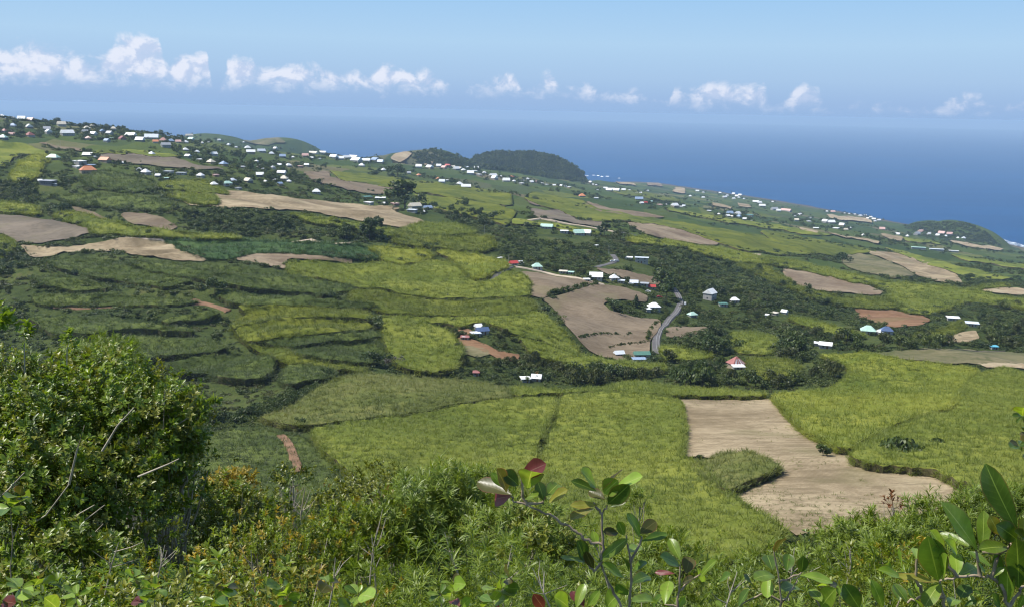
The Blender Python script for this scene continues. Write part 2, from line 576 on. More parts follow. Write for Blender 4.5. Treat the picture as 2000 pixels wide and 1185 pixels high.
# terrain: grass / scrub with patchwork of far fields
def terrain_mat():
    m, t, b, o = base_mat('hillside ground')
    p = pos(t)
    mp = t.add('ShaderNodeMapping'); t.link(p, mp.inputs[0])
    mp.inputs['Scale'].default_value = (0.0052, 0.0022, 0.0)
    mp.inputs['Rotation'].default_value = (0, 0, 0.25)
    vo = t.add('ShaderNodeTexVoronoi'); t.link(mp.outputs[0], vo.inputs['Vector']); vo.inputs['Scale'].default_value = 1.6
    sepc = t.add('ShaderNodeSeparateColor'); t.link(vo.outputs['Color'], sepc.inputs[0])
    patch = t.ramp(sepc.outputs[0], [(0.0, (.035, .062, .018)), (0.3, (.055, .088, .02)), (0.5, (.085, .115, .022)), (0.68, (.05, .078, .022)), (0.8, (.12, .14, .03)), (0.9, (.17, .14, .085)), (1.0, (.045, .075, .02))])
    n1 = t.noise(p, 0.02, 4); n2 = t.noise(p, 0.22, 4, 0.65)
    scrub = t.ramp(t.smooth(t.math('ADD', t.math('MULTIPLY', n1, 0.55), t.math('MULTIPLY', n2, 0.45)), 0.3, 0.7),
                   [(0, (.024, .036, .010)), (0.4, (.045, .064, .016)), (0.75, (.078, .098, .024)), (1, (.125, .118, .045))])
    sp = t.add('ShaderNodeSeparateXYZ'); t.link(p, sp.inputs[0])
    far = t.smooth(sp.outputs[1], 1000, 1400)
    c = t.mix(t.math('MULTIPLY', far, 0.85), scrub, patch)
    c = t.mix(t.math('MULTIPLY', t.smooth(n2, 0.45, 0.7), 0.35), c, (.028, .045, .016))
    # rock and soil on the shore cliffs
    cl = t.smooth(sp.outputs[2], 3, 12, 1.0, 0.0)
    c = t.mix(cl, c, (.10, .085, .065))
    t.link(c, b.inputs['Base Color'])
    b.inputs['Roughness'].default_value = 0.95
    b.inputs['Specular IOR Level'].default_value = 0.1
    bump(t, b, t.math('ADD', n2, t.noise(p, 1.1, 3)), 0.9, 1.2)
    return m


M['terrain'] = terrain_mat()

# ------------------------------------------------------------------ terrain mesh (rows by distance)
ty = np.concatenate([np.linspace(-12, 0.5, 8)[:-1], np.exp(np.linspace(math.log(0.5), math.log(11500), 880))])
tu = np.linspace(-0.78, 0.78, 440)
TX = np.where(ty[:, None] > 8, tu[None, :] * np.maximum(ty, 8)[:, None], tu[None, :] * 24.0 * np.ones_like(ty)[:, None])
blend = np.clip((ty[:, None] - 8) / 20, 0, 1)
TX = tu[None, :] * np.maximum(ty[:, None], 1) * blend + tu[None, :] * np.maximum(24.0, ty[:, None]) * (1 - blend)
TY = np.broadcast_to(ty[:, None], TX.shape)
TZ = height(TX, TY)
TZ = np.where(TY < 0.5, CAMZ - 1.7, TZ)
nr, ncl = TX.shape
ii = np.arange(nr * ncl).reshape(nr, ncl)
quads = np.stack([ii[:-1, :-1], ii[:-1, 1:], ii[1:, 1:], ii[1:, :-1]], -1).reshape(-1, 4)
me = mesh_np('hillside', np.stack([TX, TY, TZ], -1).reshape(-1, 3), [quads], True)
terr = obj('hillside', me, M['terrain'])
tag(terr, 'green volcanic hillside of fields and scrub sloping down to the sea', kind='structure')

# ------------------------------------------------------------------ sea
m, t, b, o = base_mat('sea water')
p = pos(t)
nb = t.noise(t.scale(p, (.35, 1, 0)), 0.0016, 5, 0.65)
nw = t.noise(t.scale(p, (0.5, 1, 0)), 0.02, 5, 0.75)
foam = t.smooth(t.noise(t.scale(p, (0.6, 1, 0)), 0.012, 6, 0.85), 0.735, 0.76)
c = t.mix(t.smooth(nb, 0.3, 0.7), (.001, .045, .140), (.002, .060, .180))
c = t.mix(t.math('MULTIPLY', foam, 0.7), c, (.6, .7, .75))
t.link(c, b.inputs['Base Color'])
b.inputs['Roughness'].default_value = 0.5
b.inputs['Specular IOR Level'].default_value = 0.12
bump(t, b, nw, 0.12, 6.0)
M['sea'] = m
rr = np.concatenate([[0], np.exp(np.linspace(math.log(400), math.log(58500), 60))])
aa = np.linspace(0, 2 * math.pi, 129)[:-1]
V = [(0, 0, 0)]
for r in rr[1:]:
    for a in aa: V.append((r * math.sin(a), r * math.cos(a), 0))
FQ = []; FT = []
for k in range(128): FT.append((0, 1 + (k + 1) % 128, 1 + k))
for i in range(len(rr) - 2):
    b0 = 1 + i * 128; b1 = b0 + 128
    for k in range(128): FQ.append((b0 + k, b0 + (k + 1) % 128, b1 + (k + 1) % 128, b1 + k))
sea = obj('sea', mesh_np('sea', V, [np.array(FT), np.array(FQ)]), M['sea'])
tag(sea, 'deep blue ocean fading into haze at the horizon', kind='structure')

# ------------------------------------------------------------------ haze
m = bpy.data.materials.new('haze air'); m.use_nodes = True
t = NT(m.node_tree); t.n.clear()
out = t.add('ShaderNodeOutputMaterial')
pv = t.add('ShaderNodeVolumePrincipled')
pv.inputs['Color'].default_value = (0.52, 0.735, 1.0, 1)
HAZE_DENSITY = 4.9e-5
pv.inputs['Density'].default_value = HAZE_DENSITY
pv.inputs['Anisotropy'].default_value = 0.0
t.link(pv.outputs[0], out.inputs['Volume'])
L_ = 59500.0
hv = [(x, y, z) for z in (-8.0, 507.0) for y in (-L_, L_) for x in (-L_, L_)]
hf = [(0, 2, 3, 1), (4, 5, 7, 6), (0, 1, 5, 4), (2, 6, 7, 3), (0, 4, 6, 2), (1, 3, 7, 5)]
hz_o = obj('haze', mesh_np('haze', hv, [np.array(hf)]), m)
tag(hz_o, 'pale blue haze lying over the hillside and the sea', kind='stuff')
#==PART2==
# ------------------------------------------------------------------ scatter (instances on points)
def scatter_group(name, coll):
    ng = bpy.data.node_groups.new(name, 'GeometryNodeTree')
    ng.interface.new_socket('Geometry', in_out='INPUT', socket_type='NodeSocketGeometry')
    ng.interface.new_socket('Geometry', in_out='OUTPUT', socket_type='NodeSocketGeometry')
    n = ng.nodes; l = ng.links
    gi = n.new('NodeGroupInput'); go = n.new('NodeGroupOutput')
    ci = n.new('GeometryNodeCollectionInfo'); ci.inputs['Collection'].default_value = coll
    ci.inputs['Separate Children'].default_value = True; ci.inputs['Reset Children'].default_value = True
    ip = n.new('GeometryNodeInstanceOnPoints'); ip.inputs['Pick Instance'].default_value = True
    l.new(gi.outputs[0], ip.inputs['Points']); l.new(ci.outputs[0], ip.inputs['Instance'])
    def attr(nm, typ):
        a = n.new('GeometryNodeInputNamedAttribute'); a.data_type = typ; a.inputs['Name'].default_value = nm
        return a.outputs['Attribute']
    l.new(attr('pid', 'INT'), ip.inputs['Instance Index'])
    er = n.new('FunctionNodeEulerToRotation'); l.new(attr('rot', 'FLOAT_VECTOR'), er.inputs[0])
    l.new(er.outputs[0], ip.inputs['Rotation']); l.new(attr('scl', 'FLOAT_VECTOR'), ip.inputs['Scale'])
    l.new(ip.outputs[0], go.inputs[0])
    return ng


PROTO = {}


def proto(name, objs):
    c = bpy.data.collections.new(name)
    for o in objs: c.objects.link(o)
    PROTO[name] = (scatter_group('scatter ' + name, c), len(objs))


def scatter(name, pname, pts, rot, scl, parent=None, kind='stuff', pid=None):
    ng, cnt = PROTO[pname]
    n = len(pts)
    if n == 0: return None
    me = mesh_np(name, pts, [])
    scl = np.asarray(scl, float)
    if scl.ndim == 1: scl = np.repeat(scl[:, None], 3, 1)
    fattr(me, 'rot', rot, typ='FLOAT_VECTOR'); fattr(me, 'scl', scl, typ='FLOAT_VECTOR')
    fattr(me, 'pid', rng.integers(0, cnt, n) if pid is None else pid, typ='INT')
    o = obj(name, me, parent=parent)
    md = o.modifiers.new('scatter', 'NODES'); md.node_group = ng
    if kind: o['kind'] = kind
    return o


def zrot(n, tilt=0.15):
    return np.stack([rng.normal(0, tilt, n), rng.normal(0, tilt, n), rng.uniform(0, 6.283, n)], -1)


# ------------------------------------------------------------------ leaf meshes
def basis(d):
    d = d / np.linalg.norm(d, axis=1, keepdims=True)
    a = np.where(np.abs(d[:, 2:3]) > 0.95, np.array([[1.0, 0, 0]]), np.array([[0, 0, 1.0]]))
    s = np.cross(d, a); s /= np.linalg.norm(s, axis=1, keepdims=True)
    n = np.cross(s, d)
    return d, s, n


def leaves(B, D, L, W, N=None, bend=0.15, fold=0.25, rows=2):
    """pointed leaves: base B, direction D, length L, width W. returns V, quads, tris, leaf index per vertex"""
    n = len(B)
    d, s, nn = basis(D)
    if N is not None:
        s = np.cross(d, N); s /= np.linalg.norm(s, axis=1, keepdims=True) + 1e-9
        nn = np.cross(s, d)
    L = np.broadcast_to(L, n)[:, None]; W = np.broadcast_to(W, n)[:, None]
    prof = [(0.3, 0.85), (0.7, 0.8)] if rows == 2 else [(0.5, 1.0)]
    vs = [B]
    for tt, ww in prof:
        c = B + d * L * tt - nn * L * bend * tt * tt
        vs += [c - s * W * 0.5 * ww + nn * W * fold * ww, c, c + s * W * 0.5 * ww + nn * W * fold * ww]
    vs.append(B + d * L - nn * L * bend)
    k = len(vs)
    V = np.stack(vs, 1).reshape(-1, 3)
    o = (np.arange(n) * k)[:, None]
    tr = [(0, 2, 1), (0, 3, 2)]
    q = []
    if rows == 2:
        q = [(1, 2, 5, 4), (2, 3, 6, 5)]
        tr += [(4, 5, 7), (5, 6, 7)]
    else:
        tr += [(1, 2, 4), (2, 3, 4)]
    T = np.concatenate([o + np.array(x)[None] for x in tr])
    Q = np.concatenate([o + np.array(x)[None] for x in q]) if q else np.zeros((0, 4), int)
    return V, Q, T, np.repeat(np.arange(n), k)


def tube(path, radii, sides=5):
    path = np.asarray(path, float); n = len(path)
    V = []; Q = []
    for i in range(n):
        t_ = path[min(i + 1, n - 1)] - path[max(i - 1, 0)]
        t_ = t_ / (np.linalg.norm(t_) + 1e-9)
        a = np.array([0, 0, 1.0]) if abs(t_[2]) < 0.9 else np.array([1.0, 0, 0])
        s = np.cross(t_, a); s /= np.linalg.norm(s); b_ = np.cross(s, t_)
        for k in range(sides):
            an = 6.28318 * k / sides
            V.append(path[i] + radii[i] * (math.cos(an) * s + math.sin(an) * b_))
    for i in range(n - 1):
        for k in range(sides):
            Q.append((i * sides + k, i * sides + (k + 1) % sides, (i + 1) * sides + (k + 1) % sides, (i + 1) * sides + k))
    return np.array(V), np.array(Q)


def join(parts):
    """parts: list of (V, Q, T, tint)"""
    Vs = []; Qs = []; Ts = []; ti = []; o = 0
    for V, Q, T, c in parts:
        Vs.append(V); ti.append(np.broadcast_to(c, len(V)))
        if len(Q): Qs.append(np.asarray(Q) + o)
        if len(T): Ts.append(np.asarray(T) + o)
        o += len(V)
    return np.concatenate(Vs), (np.concatenate(Qs) if Qs else np.zeros((0, 4), int)), (np.concatenate(Ts) if Ts else np.zeros((0, 3), int)), np.concatenate(ti)


def leafy_mesh(name, parts, smooth=True):
    V, Q, T, ti = join(parts)
    me = mesh_np(name, V, [Q, T], smooth)
    fattr(me, 'tint', ti)
    return me


# cane tuft
def cane_tuft(seed):
    r = np.random.default_rng(seed)
    n = 16
    az = r.uniform(0, 6.283, n)
    lean = r.uniform(0.25, 1.05, n)
    B = np.stack([r.normal(0, .28, n), r.normal(0, .28, n), r.uniform(-0.5, 0.1, n)], -1)
    D = np.stack([np.cos(az) * np.sin(lean), np.sin(az) * np.sin(lean), np.cos(lean)], -1)
    V, Q, T, li = leaves(B, D, r.uniform(1.1, 1.9, n), r.uniform(.09, .17, n), bend=0.42, fold=0.15, rows=2)
    return leafy_mesh('cane_tuft', [(V, Q, T, r.uniform(0, 1, n)[li])])


tufts = [cane_tuft(s) for s in (1, 2, 3)]
for k in CANE:
    obs = []
    for tm in tufts:
        mm = tm.copy(); obs.append(obj('cane_tuft', mm, M['leaf_' + k], link=False))
    proto('cane_' + k, obs)

# bushes / tree crowns
M['tree_dark'] = leaf_mat('dark tree leaves', [(0, (0.022, 0.039, 0.009)), (.5, (0.053, 0.081, 0.014)), (.85, (0.098, 0.127, 0.021)), (1, (0.144, 0.168, 0.031))], trans=.2, jitter=.55, ow=.8)
M['tree_green'] = leaf_mat('green tree leaves', [(0, (.030, .048, .009)), (.5, (.070, .095, .015)), (.85, (.115, .142, .022)), (1, (.165, .180, .032))], trans=.25, jitter=.55, ow=.8)
M['tree_olive'] = leaf_mat('olive tree leaves', [(0, (.03, .038, .010)), (.5, (.07, .082, .018)), (.85, (.12, .13, .028)), (1, (.19, .18, .05))], trans=.25, jitter=.45)
M['tree_grey'] = leaf_mat('bare twiggy crown', [(0, (.06, .052, .045)), (1, (.17, .15, .13))], trans=.1)
M['bark'] = plain('bark', (.11, .085, .065), 0.9, 0.2, 0.3, 3.0)
M['bark_pale'] = plain('pale bark', (.40, .35, .28), 0.85, 0.2, 0.3, 9.0)


def crown(name, seed, kind='round', n=520):
    r = np.random.default_rng(seed)
    blobs = []
    if kind == 'round':
        for _ in range(9): blobs.append((r.normal(0, .22), r.normal(0, .22), r.uniform(.36, .80), r.uniform(.17, .27), .85))
    elif kind == 'low':
        for _ in range(8): blobs.append((r.normal(0, .33), r.normal(0, .33), r.uniform(.12, .45), r.uniform(.18, .30), .8))
    elif kind == 'tall':
        for _ in range(10): blobs.append((r.normal(0, .13), r.normal(0, .13), r.uniform(.38, .90), r.uniform(.09, .17), .9))
    elif kind == 'cone':
        for z in np.linspace(.22, .92, 9): blobs.append((r.normal(0, .02), r.normal(0, .02), z, .27 * (1.02 - z) + .03, .7))
    elif kind == 'plume':
        for _ in range(14):
            a = r.uniform(0, 6.28); q = r.uniform(.05, .42)
            blobs.append((math.cos(a) * q, math.sin(a) * q, .88 - q * .9 + r.normal(0, .05), r.uniform(.09, .15), 1.5))
    bl = np.array(blobs)
    pid = r.choice(len(bl), n, p=bl[:, 3] ** 2 / (bl[:, 3] ** 2).sum())
    d = r.normal(0, 1, (n, 3)); d /= np.linalg.norm(d, axis=1, keepdims=True)
    rad = bl[pid, 3] * r.uniform(.55, 1.08, n)
    C = bl[pid, :3] + d * rad[:, None] * np.stack([np.ones(n), np.ones(n), bl[pid, 4]], -1)
    C[:, 2] = np.maximum(C[:, 2], 0.03)
    nn = d + r.normal(0, .55, (n, 3)); nn /= np.linalg.norm(nn, axis=1, keepdims=True)
    if kind == 'plume':
        D = np.stack([d[:, 0] * .6, d[:, 1] * .6, -np.ones(n)], -1); LL, WW = .16, .055
    else:
        D = np.cross(nn, r.normal(0, 1, (n, 3))); LL, WW = .105, .085
    k = (520.0 / n) ** .5
    V, Q, T, li = leaves(C, D, r.uniform(.7, 1.3, n) * LL * k, r.uniform(.8, 1.3, n) * WW * k, N=nn, bend=.12, fold=.12, rows=1)
    tint = np.clip(.38 + .25 * (r.uniform(-1, 1, len(bl)))[pid] + r.normal(0, .16, n), 0, 1)
    return leafy_mesh(name, [(V, Q, T, tint[li])])


def trunk_mesh(seed, h=.45, r0=.022):
    r = np.random.default_rng(seed)
    parts = []
    top = np.array([r.normal(0, .02), r.normal(0, .02), h])
    V, Q = tube([(0, 0, -.03), (0.005, 0, h * .5), top], [r0, r0 * .75, r0 * .55], 6)
    parts.append((V, Q, np.zeros((0, 3), int), .5))
    for _ in range(5):
        a = r.uniform(0, 6.28); q = r.uniform(.1, .22)
        e = top + np.array([math.cos(a) * q, math.sin(a) * q, r.uniform(.12, .3)])
        V, Q = tube([top * r.uniform(.7, 1), (top + e) / 2 + r.normal(0, .015, 3), e], [r0 * .5, r0 * .33, r0 * .12], 4)
        parts.append((V, Q, np.zeros((0, 3), int), .5))
    return leafy_mesh('trunk', parts)


KINDS = {}
for kd, mt, cnt, th in [('round', 'tree_dark', 4, .45), ('round', 'tree_green', 3, .45), ('low', 'tree_green', 3, .12), ('low', 'tree_dark', 3, .12), ('low', 'tree_olive', 3, .12),
                    ('tall', 'tree_dark', 2, .6), ('cone', 'tree_dark', 1, .3), ('plume', 'tree_olive', 3, .5), ('round', 'tree_olive', 2, .45), ('low', 'tree_grey', 1, .2), ('plume', 'tree_dark', 2, .5)]:
    lst = []
    for s in range(cnt):
        cm = crown('crown', hash((kd, mt)) % 97 * 0 + len(KINDS) * 10 + s + 1, kd); cm.materials.append(M[mt])
        tm = trunk_mesh(s + 50 + len(KINDS), th); tm.materials.append(M['bark'])
        lst.append((cm, tm))
    KINDS[kd + '_' + mt[5:]] = lst
# light versions for scattered shrubs
def bush_protos(nm, mt, n, kinds=('low', 'low', 'round')):
    obs = []
    for i, kd in enumerate(kinds):
        cm = crown(nm, 300 + i, kd, n); obs.append(obj(nm, cm, M[mt], link=False))
    proto(nm, obs)


bush_protos('scrub_dark', 'tree_dark', 240)
bush_protos('scrub_green', 'tree_green', 240)
bush_protos('scrub_olive', 'tree_olive', 240, ('low', 'low', 'plume'))
bush_protos('far_tree', 'tree_green', 150, ('round', 'low', 'round'))


TREE_N = [0]
TREE_DONE = []


TLOG = []


def tree(kind, base, h, w=1.0, name='tree', label=None, cat='tree', group=None, rz=None):
    lst = KINDS[kind]
    cm, tm = lst[int(rng.integers(len(lst)))]
    r = empty(name, base, rng.uniform(0, 6.28) if rz is None else rz)
    r.scale = (h * w, h * w, h)
    c = bpy.data.objects.new('crown', cm); COL.objects.link(c); c.parent = r
    k = bpy.data.objects.new('trunk', tm); COL.objects.link(k); k.parent = r
    tag(r, label, cat, group)
    if group: TLOG.append((r, kind, h, name, base))
    TREE_N[0] += 1
    return r


# ------------------------------------------------------------------ fields
ROUGH = []       # pixel polygons kept clear of scrub: (poly)


def densify(poly, step=10, chaikin=1):
    p = np.asarray(poly, float)
    for _ in range(chaikin):
        a = p; b_ = np.roll(p, -1, 0)
        p = np.stack([a * .87 + b_ * .13, a * .13 + b_ * .87], 1).reshape(-1, 2)
    out = []
    for i in range(len(p)):
        a, b_ = p[i], p[(i + 1) % len(p)]
        n = max(1, int(np.hypot(*(b_ - a)) / step))
        for k in range(n): out.append(a + (b_ - a) * k / n)
    return np.array(out)


def area_mesh(poly, h, dens=1.0, jz=0.0, skirt=True, step=10, maxn=2600):
    q = densify(poly, step)
    ph = rng.uniform(0, 6.28, 4)
    q = q + rng.normal(0, 0.9, q.shape) * np.array([1, .5])
    q[:, 1] += .9 * np.sin(q[:, 0] / 11 + ph[0]) + .6 * np.sin(q[:, 0] / 4.7 + ph[1])
    q[:, 0] += 1.3 * np.sin(q[:, 1] / 7 + ph[2])
    W = cast(q[:, 0], q[:, 1], h)
    B2 = W[:, :2]
    lo = B2.min(0); hi = B2.max(0)
    A = 0.5 * abs(np.sum(B2[:, 0] * np.roll(B2[:, 1], -1) - B2[:, 1] * np.roll(B2[:, 0], -1)))
    sp = max(math.sqrt(A / maxn), np.mean(B2[:, 1]) * 0.005) / dens
    gx = np.arange(lo[0], hi[0], sp); gy = np.arange(lo[1], hi[1], sp * 1.3)
    if len(gx) * len(gy) > 60000:
        k = math.sqrt(len(gx) * len(gy) / 60000.0); gx = np.arange(lo[0], hi[0], sp * k); gy = np.arange(lo[1], hi[1], sp * 1.3 * k); sp *= k
    G = np.stack(np.meshgrid(gx, gy), -1).reshape(-1, 2)
    G = G + rng.uniform(-.32, .32, G.shape) * sp
    if len(G): G = G[inpoly(G[:, 0], G[:, 1], B2)]
    n = len(B2)
    pts = [Vector(p_) for p_ in B2] + [Vector(p_) for p_ in G]
    ed = [(i, (i + 1) % n) for i in range(n)]
    vo, eo, fo, _, _, _ = delaunay_2d_cdt(pts, ed, [], 1, 1e-4)
    V2 = np.array([(v.x, v.y) for v in vo])
    T = np.array([f for f in fo if len(f) == 3], int)
    if len(T) == 0: return None
    cen = V2[T].mean(1)
    T = T[inpoly(cen[:, 0], cen[:, 1], B2)]
    a, b_, c = V2[T[:, 0]], V2[T[:, 1]], V2[T[:, 2]]
    cr = (b_[:, 0] - a[:, 0]) * (c[:, 1] - a[:, 1]) - (b_[:, 1] - a[:, 1]) * (c[:, 0] - a[:, 0])
    T[cr < 0] = T[cr < 0][:, ::-1]
    z = height(V2[:, 0], V2[:, 1]) + h + (rng.normal(0, jz, len(V2)) if jz else 0)
    V = np.column_stack([V2, z])
    Q = np.zeros((0, 4), int)
    if skirt:
        e = np.concatenate([T[:, [0, 1]], T[:, [1, 2]], T[:, [2, 0]]])
        key = {}
        for x, y in e: key[(int(x), int(y))] = 1
        be = np.array([k for k in key if (k[1], k[0]) not in key])
        used = np.unique(be); mp = {int(u): i + len(V) for i, u in enumerate(used)}
        low = V[used].copy(); low[:, 2] = height(low[:, 0], low[:, 1]) - 0.5
        Q = np.array([(mp[int(x)], mp[int(y)], int(y), int(x)) for x, y in be])
        V = np.concatenate([V, low])
    return V, T, Q, B2, A


CANE_LABEL = {'bright': 'bright green sugar cane', 'yellow': 'yellow-green sugar cane', 'mid': 'mid green sugar cane', 'grey': 'greyish green sugar cane', 'olive': 'dull olive cane', 'dark': 'dark bluish green young cane'}
NT_TUFTS = [0]


def cane(kind, poly, label, h=2.4, tuft=True, dens=1.0):
    r_ = area_mesh(poly, h, jz=0.22)
    if r_ is None: print('empty cane', label); return
    V, T, Q, B2, A = r_
    me = mesh_np('cane_field', V, [T, Q])
    o = obj('cane_field', me, [M['cane_' + kind], M['stalk']])
    mi = np.zeros(len(T) + len(Q), np.int32); mi[len(T):] = 1
    me.polygons.foreach_set('material_index', mi)
    sm = np.zeros(len(mi), bool); sm[:len(T)] = True
    me.polygons.foreach_set('use_smooth', sm)
    tag(o, label, 'cane field', 'sugar cane fields', 'stuff')
    ym = B2[:, 1].min()
    if tuft and ym < 1100:
        lo = B2.min(0); hi = B2.max(0)
        ar = (hi - lo).prod()
        # denser and smaller near the camera
        yy = np.mean(B2[:, 1])
        per = 0.62 if yy < 330 else (0.34 if yy < 480 else (0.17 if yy < 720 else 0.06))
        per *= dens
        n = int(min(ar * per, 400000))
        p2 = rng.uniform(lo, hi, (n, 2))
        p2 = p2[inpoly(p2[:, 0], p2[:, 1], B2)]
        k = np.clip(0.62 / per, 1, 9) ** .38 if dens == 1.0 else 1.0
        # extra tufts hang over the edges
        seg = np.roll(B2, -1, 0) - B2; ln = np.hypot(seg[:, 0], seg[:, 1])
        ne = int(ln.sum() * (2.0 if yy < 480 else 0.9))
        si = rng.choice(len(B2), ne, p=ln / ln.sum()); tt = rng.uniform(0, 1, (ne, 1))
        pe = B2[si] + seg[si] * tt + rng.normal(0, .25, (ne, 2))
        ze = height(pe[:, 0], pe[:, 1]) + h * rng.uniform(0.12, 1.0, ne)
        z = height(p2[:, 0], p2[:, 1]) + h - 0.45 + rng.normal(0, .2, len(p2))
        pp = np.concatenate([np.column_stack([p2, z]), np.column_stack([pe, ze])])
        s = rng.uniform(.7, 1.25, len(pp)) * k
        scatter('cane_leaves', 'cane_' + kind, pp, zrot(len(pp), .2), s, parent=o)
        NT_TUFTS[0] += len(pp)
    return o


def bare(kind, poly, label, off=None, name='bare_field', cat=None, step=10, weeds=0):
    r_ = area_mesh(poly, 0.0, skirt=False, step=step, dens=1.2)
    if r_ is None: print('empty bare', label); return
    V, T, Q, B2, A = r_
    ROUGH.append(np.asarray(poly, float))
    V[:, 2] += 0.25 + 0.0011 * V[:, 1] if off is None else off
    o = obj(name, mesh_np(name, V, [T], True), M['bare_' + kind] if 'bare_' + kind in M else M[kind])
    tag(o, label, kind='structure')
    if weeds:
        lo = B2.min(0); hi = B2.max(0)
        p2 = rng.uniform(lo, hi, (weeds, 2)); p2 = p2[inpoly(p2[:, 0], p2[:, 1], B2)]
        nz = relief(p2[:, 0] * 4, p2[:, 1] * 4)
        p2 = p2[nz > rng.uniform(-.5, 3.5, len(p2))]
        s = rng.uniform(.18, .6, len(p2))
        wd = scatter('weeds', 'cane_grey', np.column_stack([p2, height(p2[:, 0], p2[:, 1]) + .3]), zrot(len(p2), .3), s)
        tag(wd, 'small green weeds sprouting over the ' + label, 'weeds')
    return o


def ribbon(name, pts, width, mat, label, off=0.5, line=False):
    """road or track through photo pixels, draped on the ground"""
    q = np.asarray(pts, float)
    t_ = np.linspace(0, len(q) - 1, (len(q) - 1) * 8 + 1)
    def cr(tv):
        i = np.clip(int(tv), 0, len(q) - 2); f = tv - i
        p0, p1, p2, p3 = q[max(i - 1, 0)], q[i], q[i + 1], q[min(i + 2, len(q) - 1)]
        return .5 * ((2 * p1) + (-p0 + p2) * f + (2 * p0 - 5 * p1 + 4 * p2 - p3) * f * f + (-p0 + 3 * p1 - 3 * p2 + p3) * f ** 3)
    c = np.array([cr(v) for v in t_])
    W = cast(c[:, 0], c[:, 1])
    W[:, 1] = np.convolve(np.pad(W[:, 1], 6, mode='edge'), np.ones(13) / 13, 'valid')
    W[:, 0] = np.convolve(np.pad(W[:, 0], 6, mode='edge'), np.ones(13) / 13, 'valid')
    tg = np.gradient(W[:, :2], axis=0); tg /= np.linalg.norm(tg, axis=1, keepdims=True) + 1e-9
    nr_ = np.stack([-tg[:, 1], tg[:, 0]], -1)
    def strip(a, b_, o_):
        V = []
        for f in (a, b_):
            xy = W[:, :2] + nr_ * f
            V.append(np.column_stack([xy, height(W[:, 0], W[:, 1]) + o_]))
        n = len(W)
        V = np.concatenate([V[0], V[1]])
        Q = np.array([(i, i + 1, n + i + 1, n + i) for i in range(n - 1)])
        return V, Q
    V, Q = strip(width / 2, -width / 2, off)
    # shoulder faces down to the ground
    n = len(W)
    V2, Q2 = strip(width / 2 + .8, width / 2, off)
    V2[:n, 2] -= off + .3
    V3, Q3 = strip(-width / 2, -width / 2 - .8, off); V3[n:, 2] -= off + .3
    VV = np.concatenate([V, V2, V3]); QQ = np.concatenate([Q, Q2 + 2 * n, Q3 + 4 * n])
    o = obj(name, mesh_np(name, VV, [QQ[:, ::-1]]), mat)
    tag(o, label, kind='structure')
    if line:
        for a, b_ in ((width / 2 - .30, width / 2 - .42), (.06, -.06)):
            V, Q = strip(a, b_, off + .012)
            l = obj('road_line', mesh_np('road_line', V, [Q[:, ::-1]]), M['line'], parent=o)
    wpx = 9
    for i in range(0, len(c) - 1, 2):
        a, b_ = c[i], c[min(i + 2, len(c) - 1)]
        ROUGH.append(np.array([[a[0] - wpx, a[1] - 3], [a[0] + wpx, a[1] - 3], [b_[0] + wpx, b_[1] + 8], [b_[0] - wpx, b_[1] + 8]]))
    return W


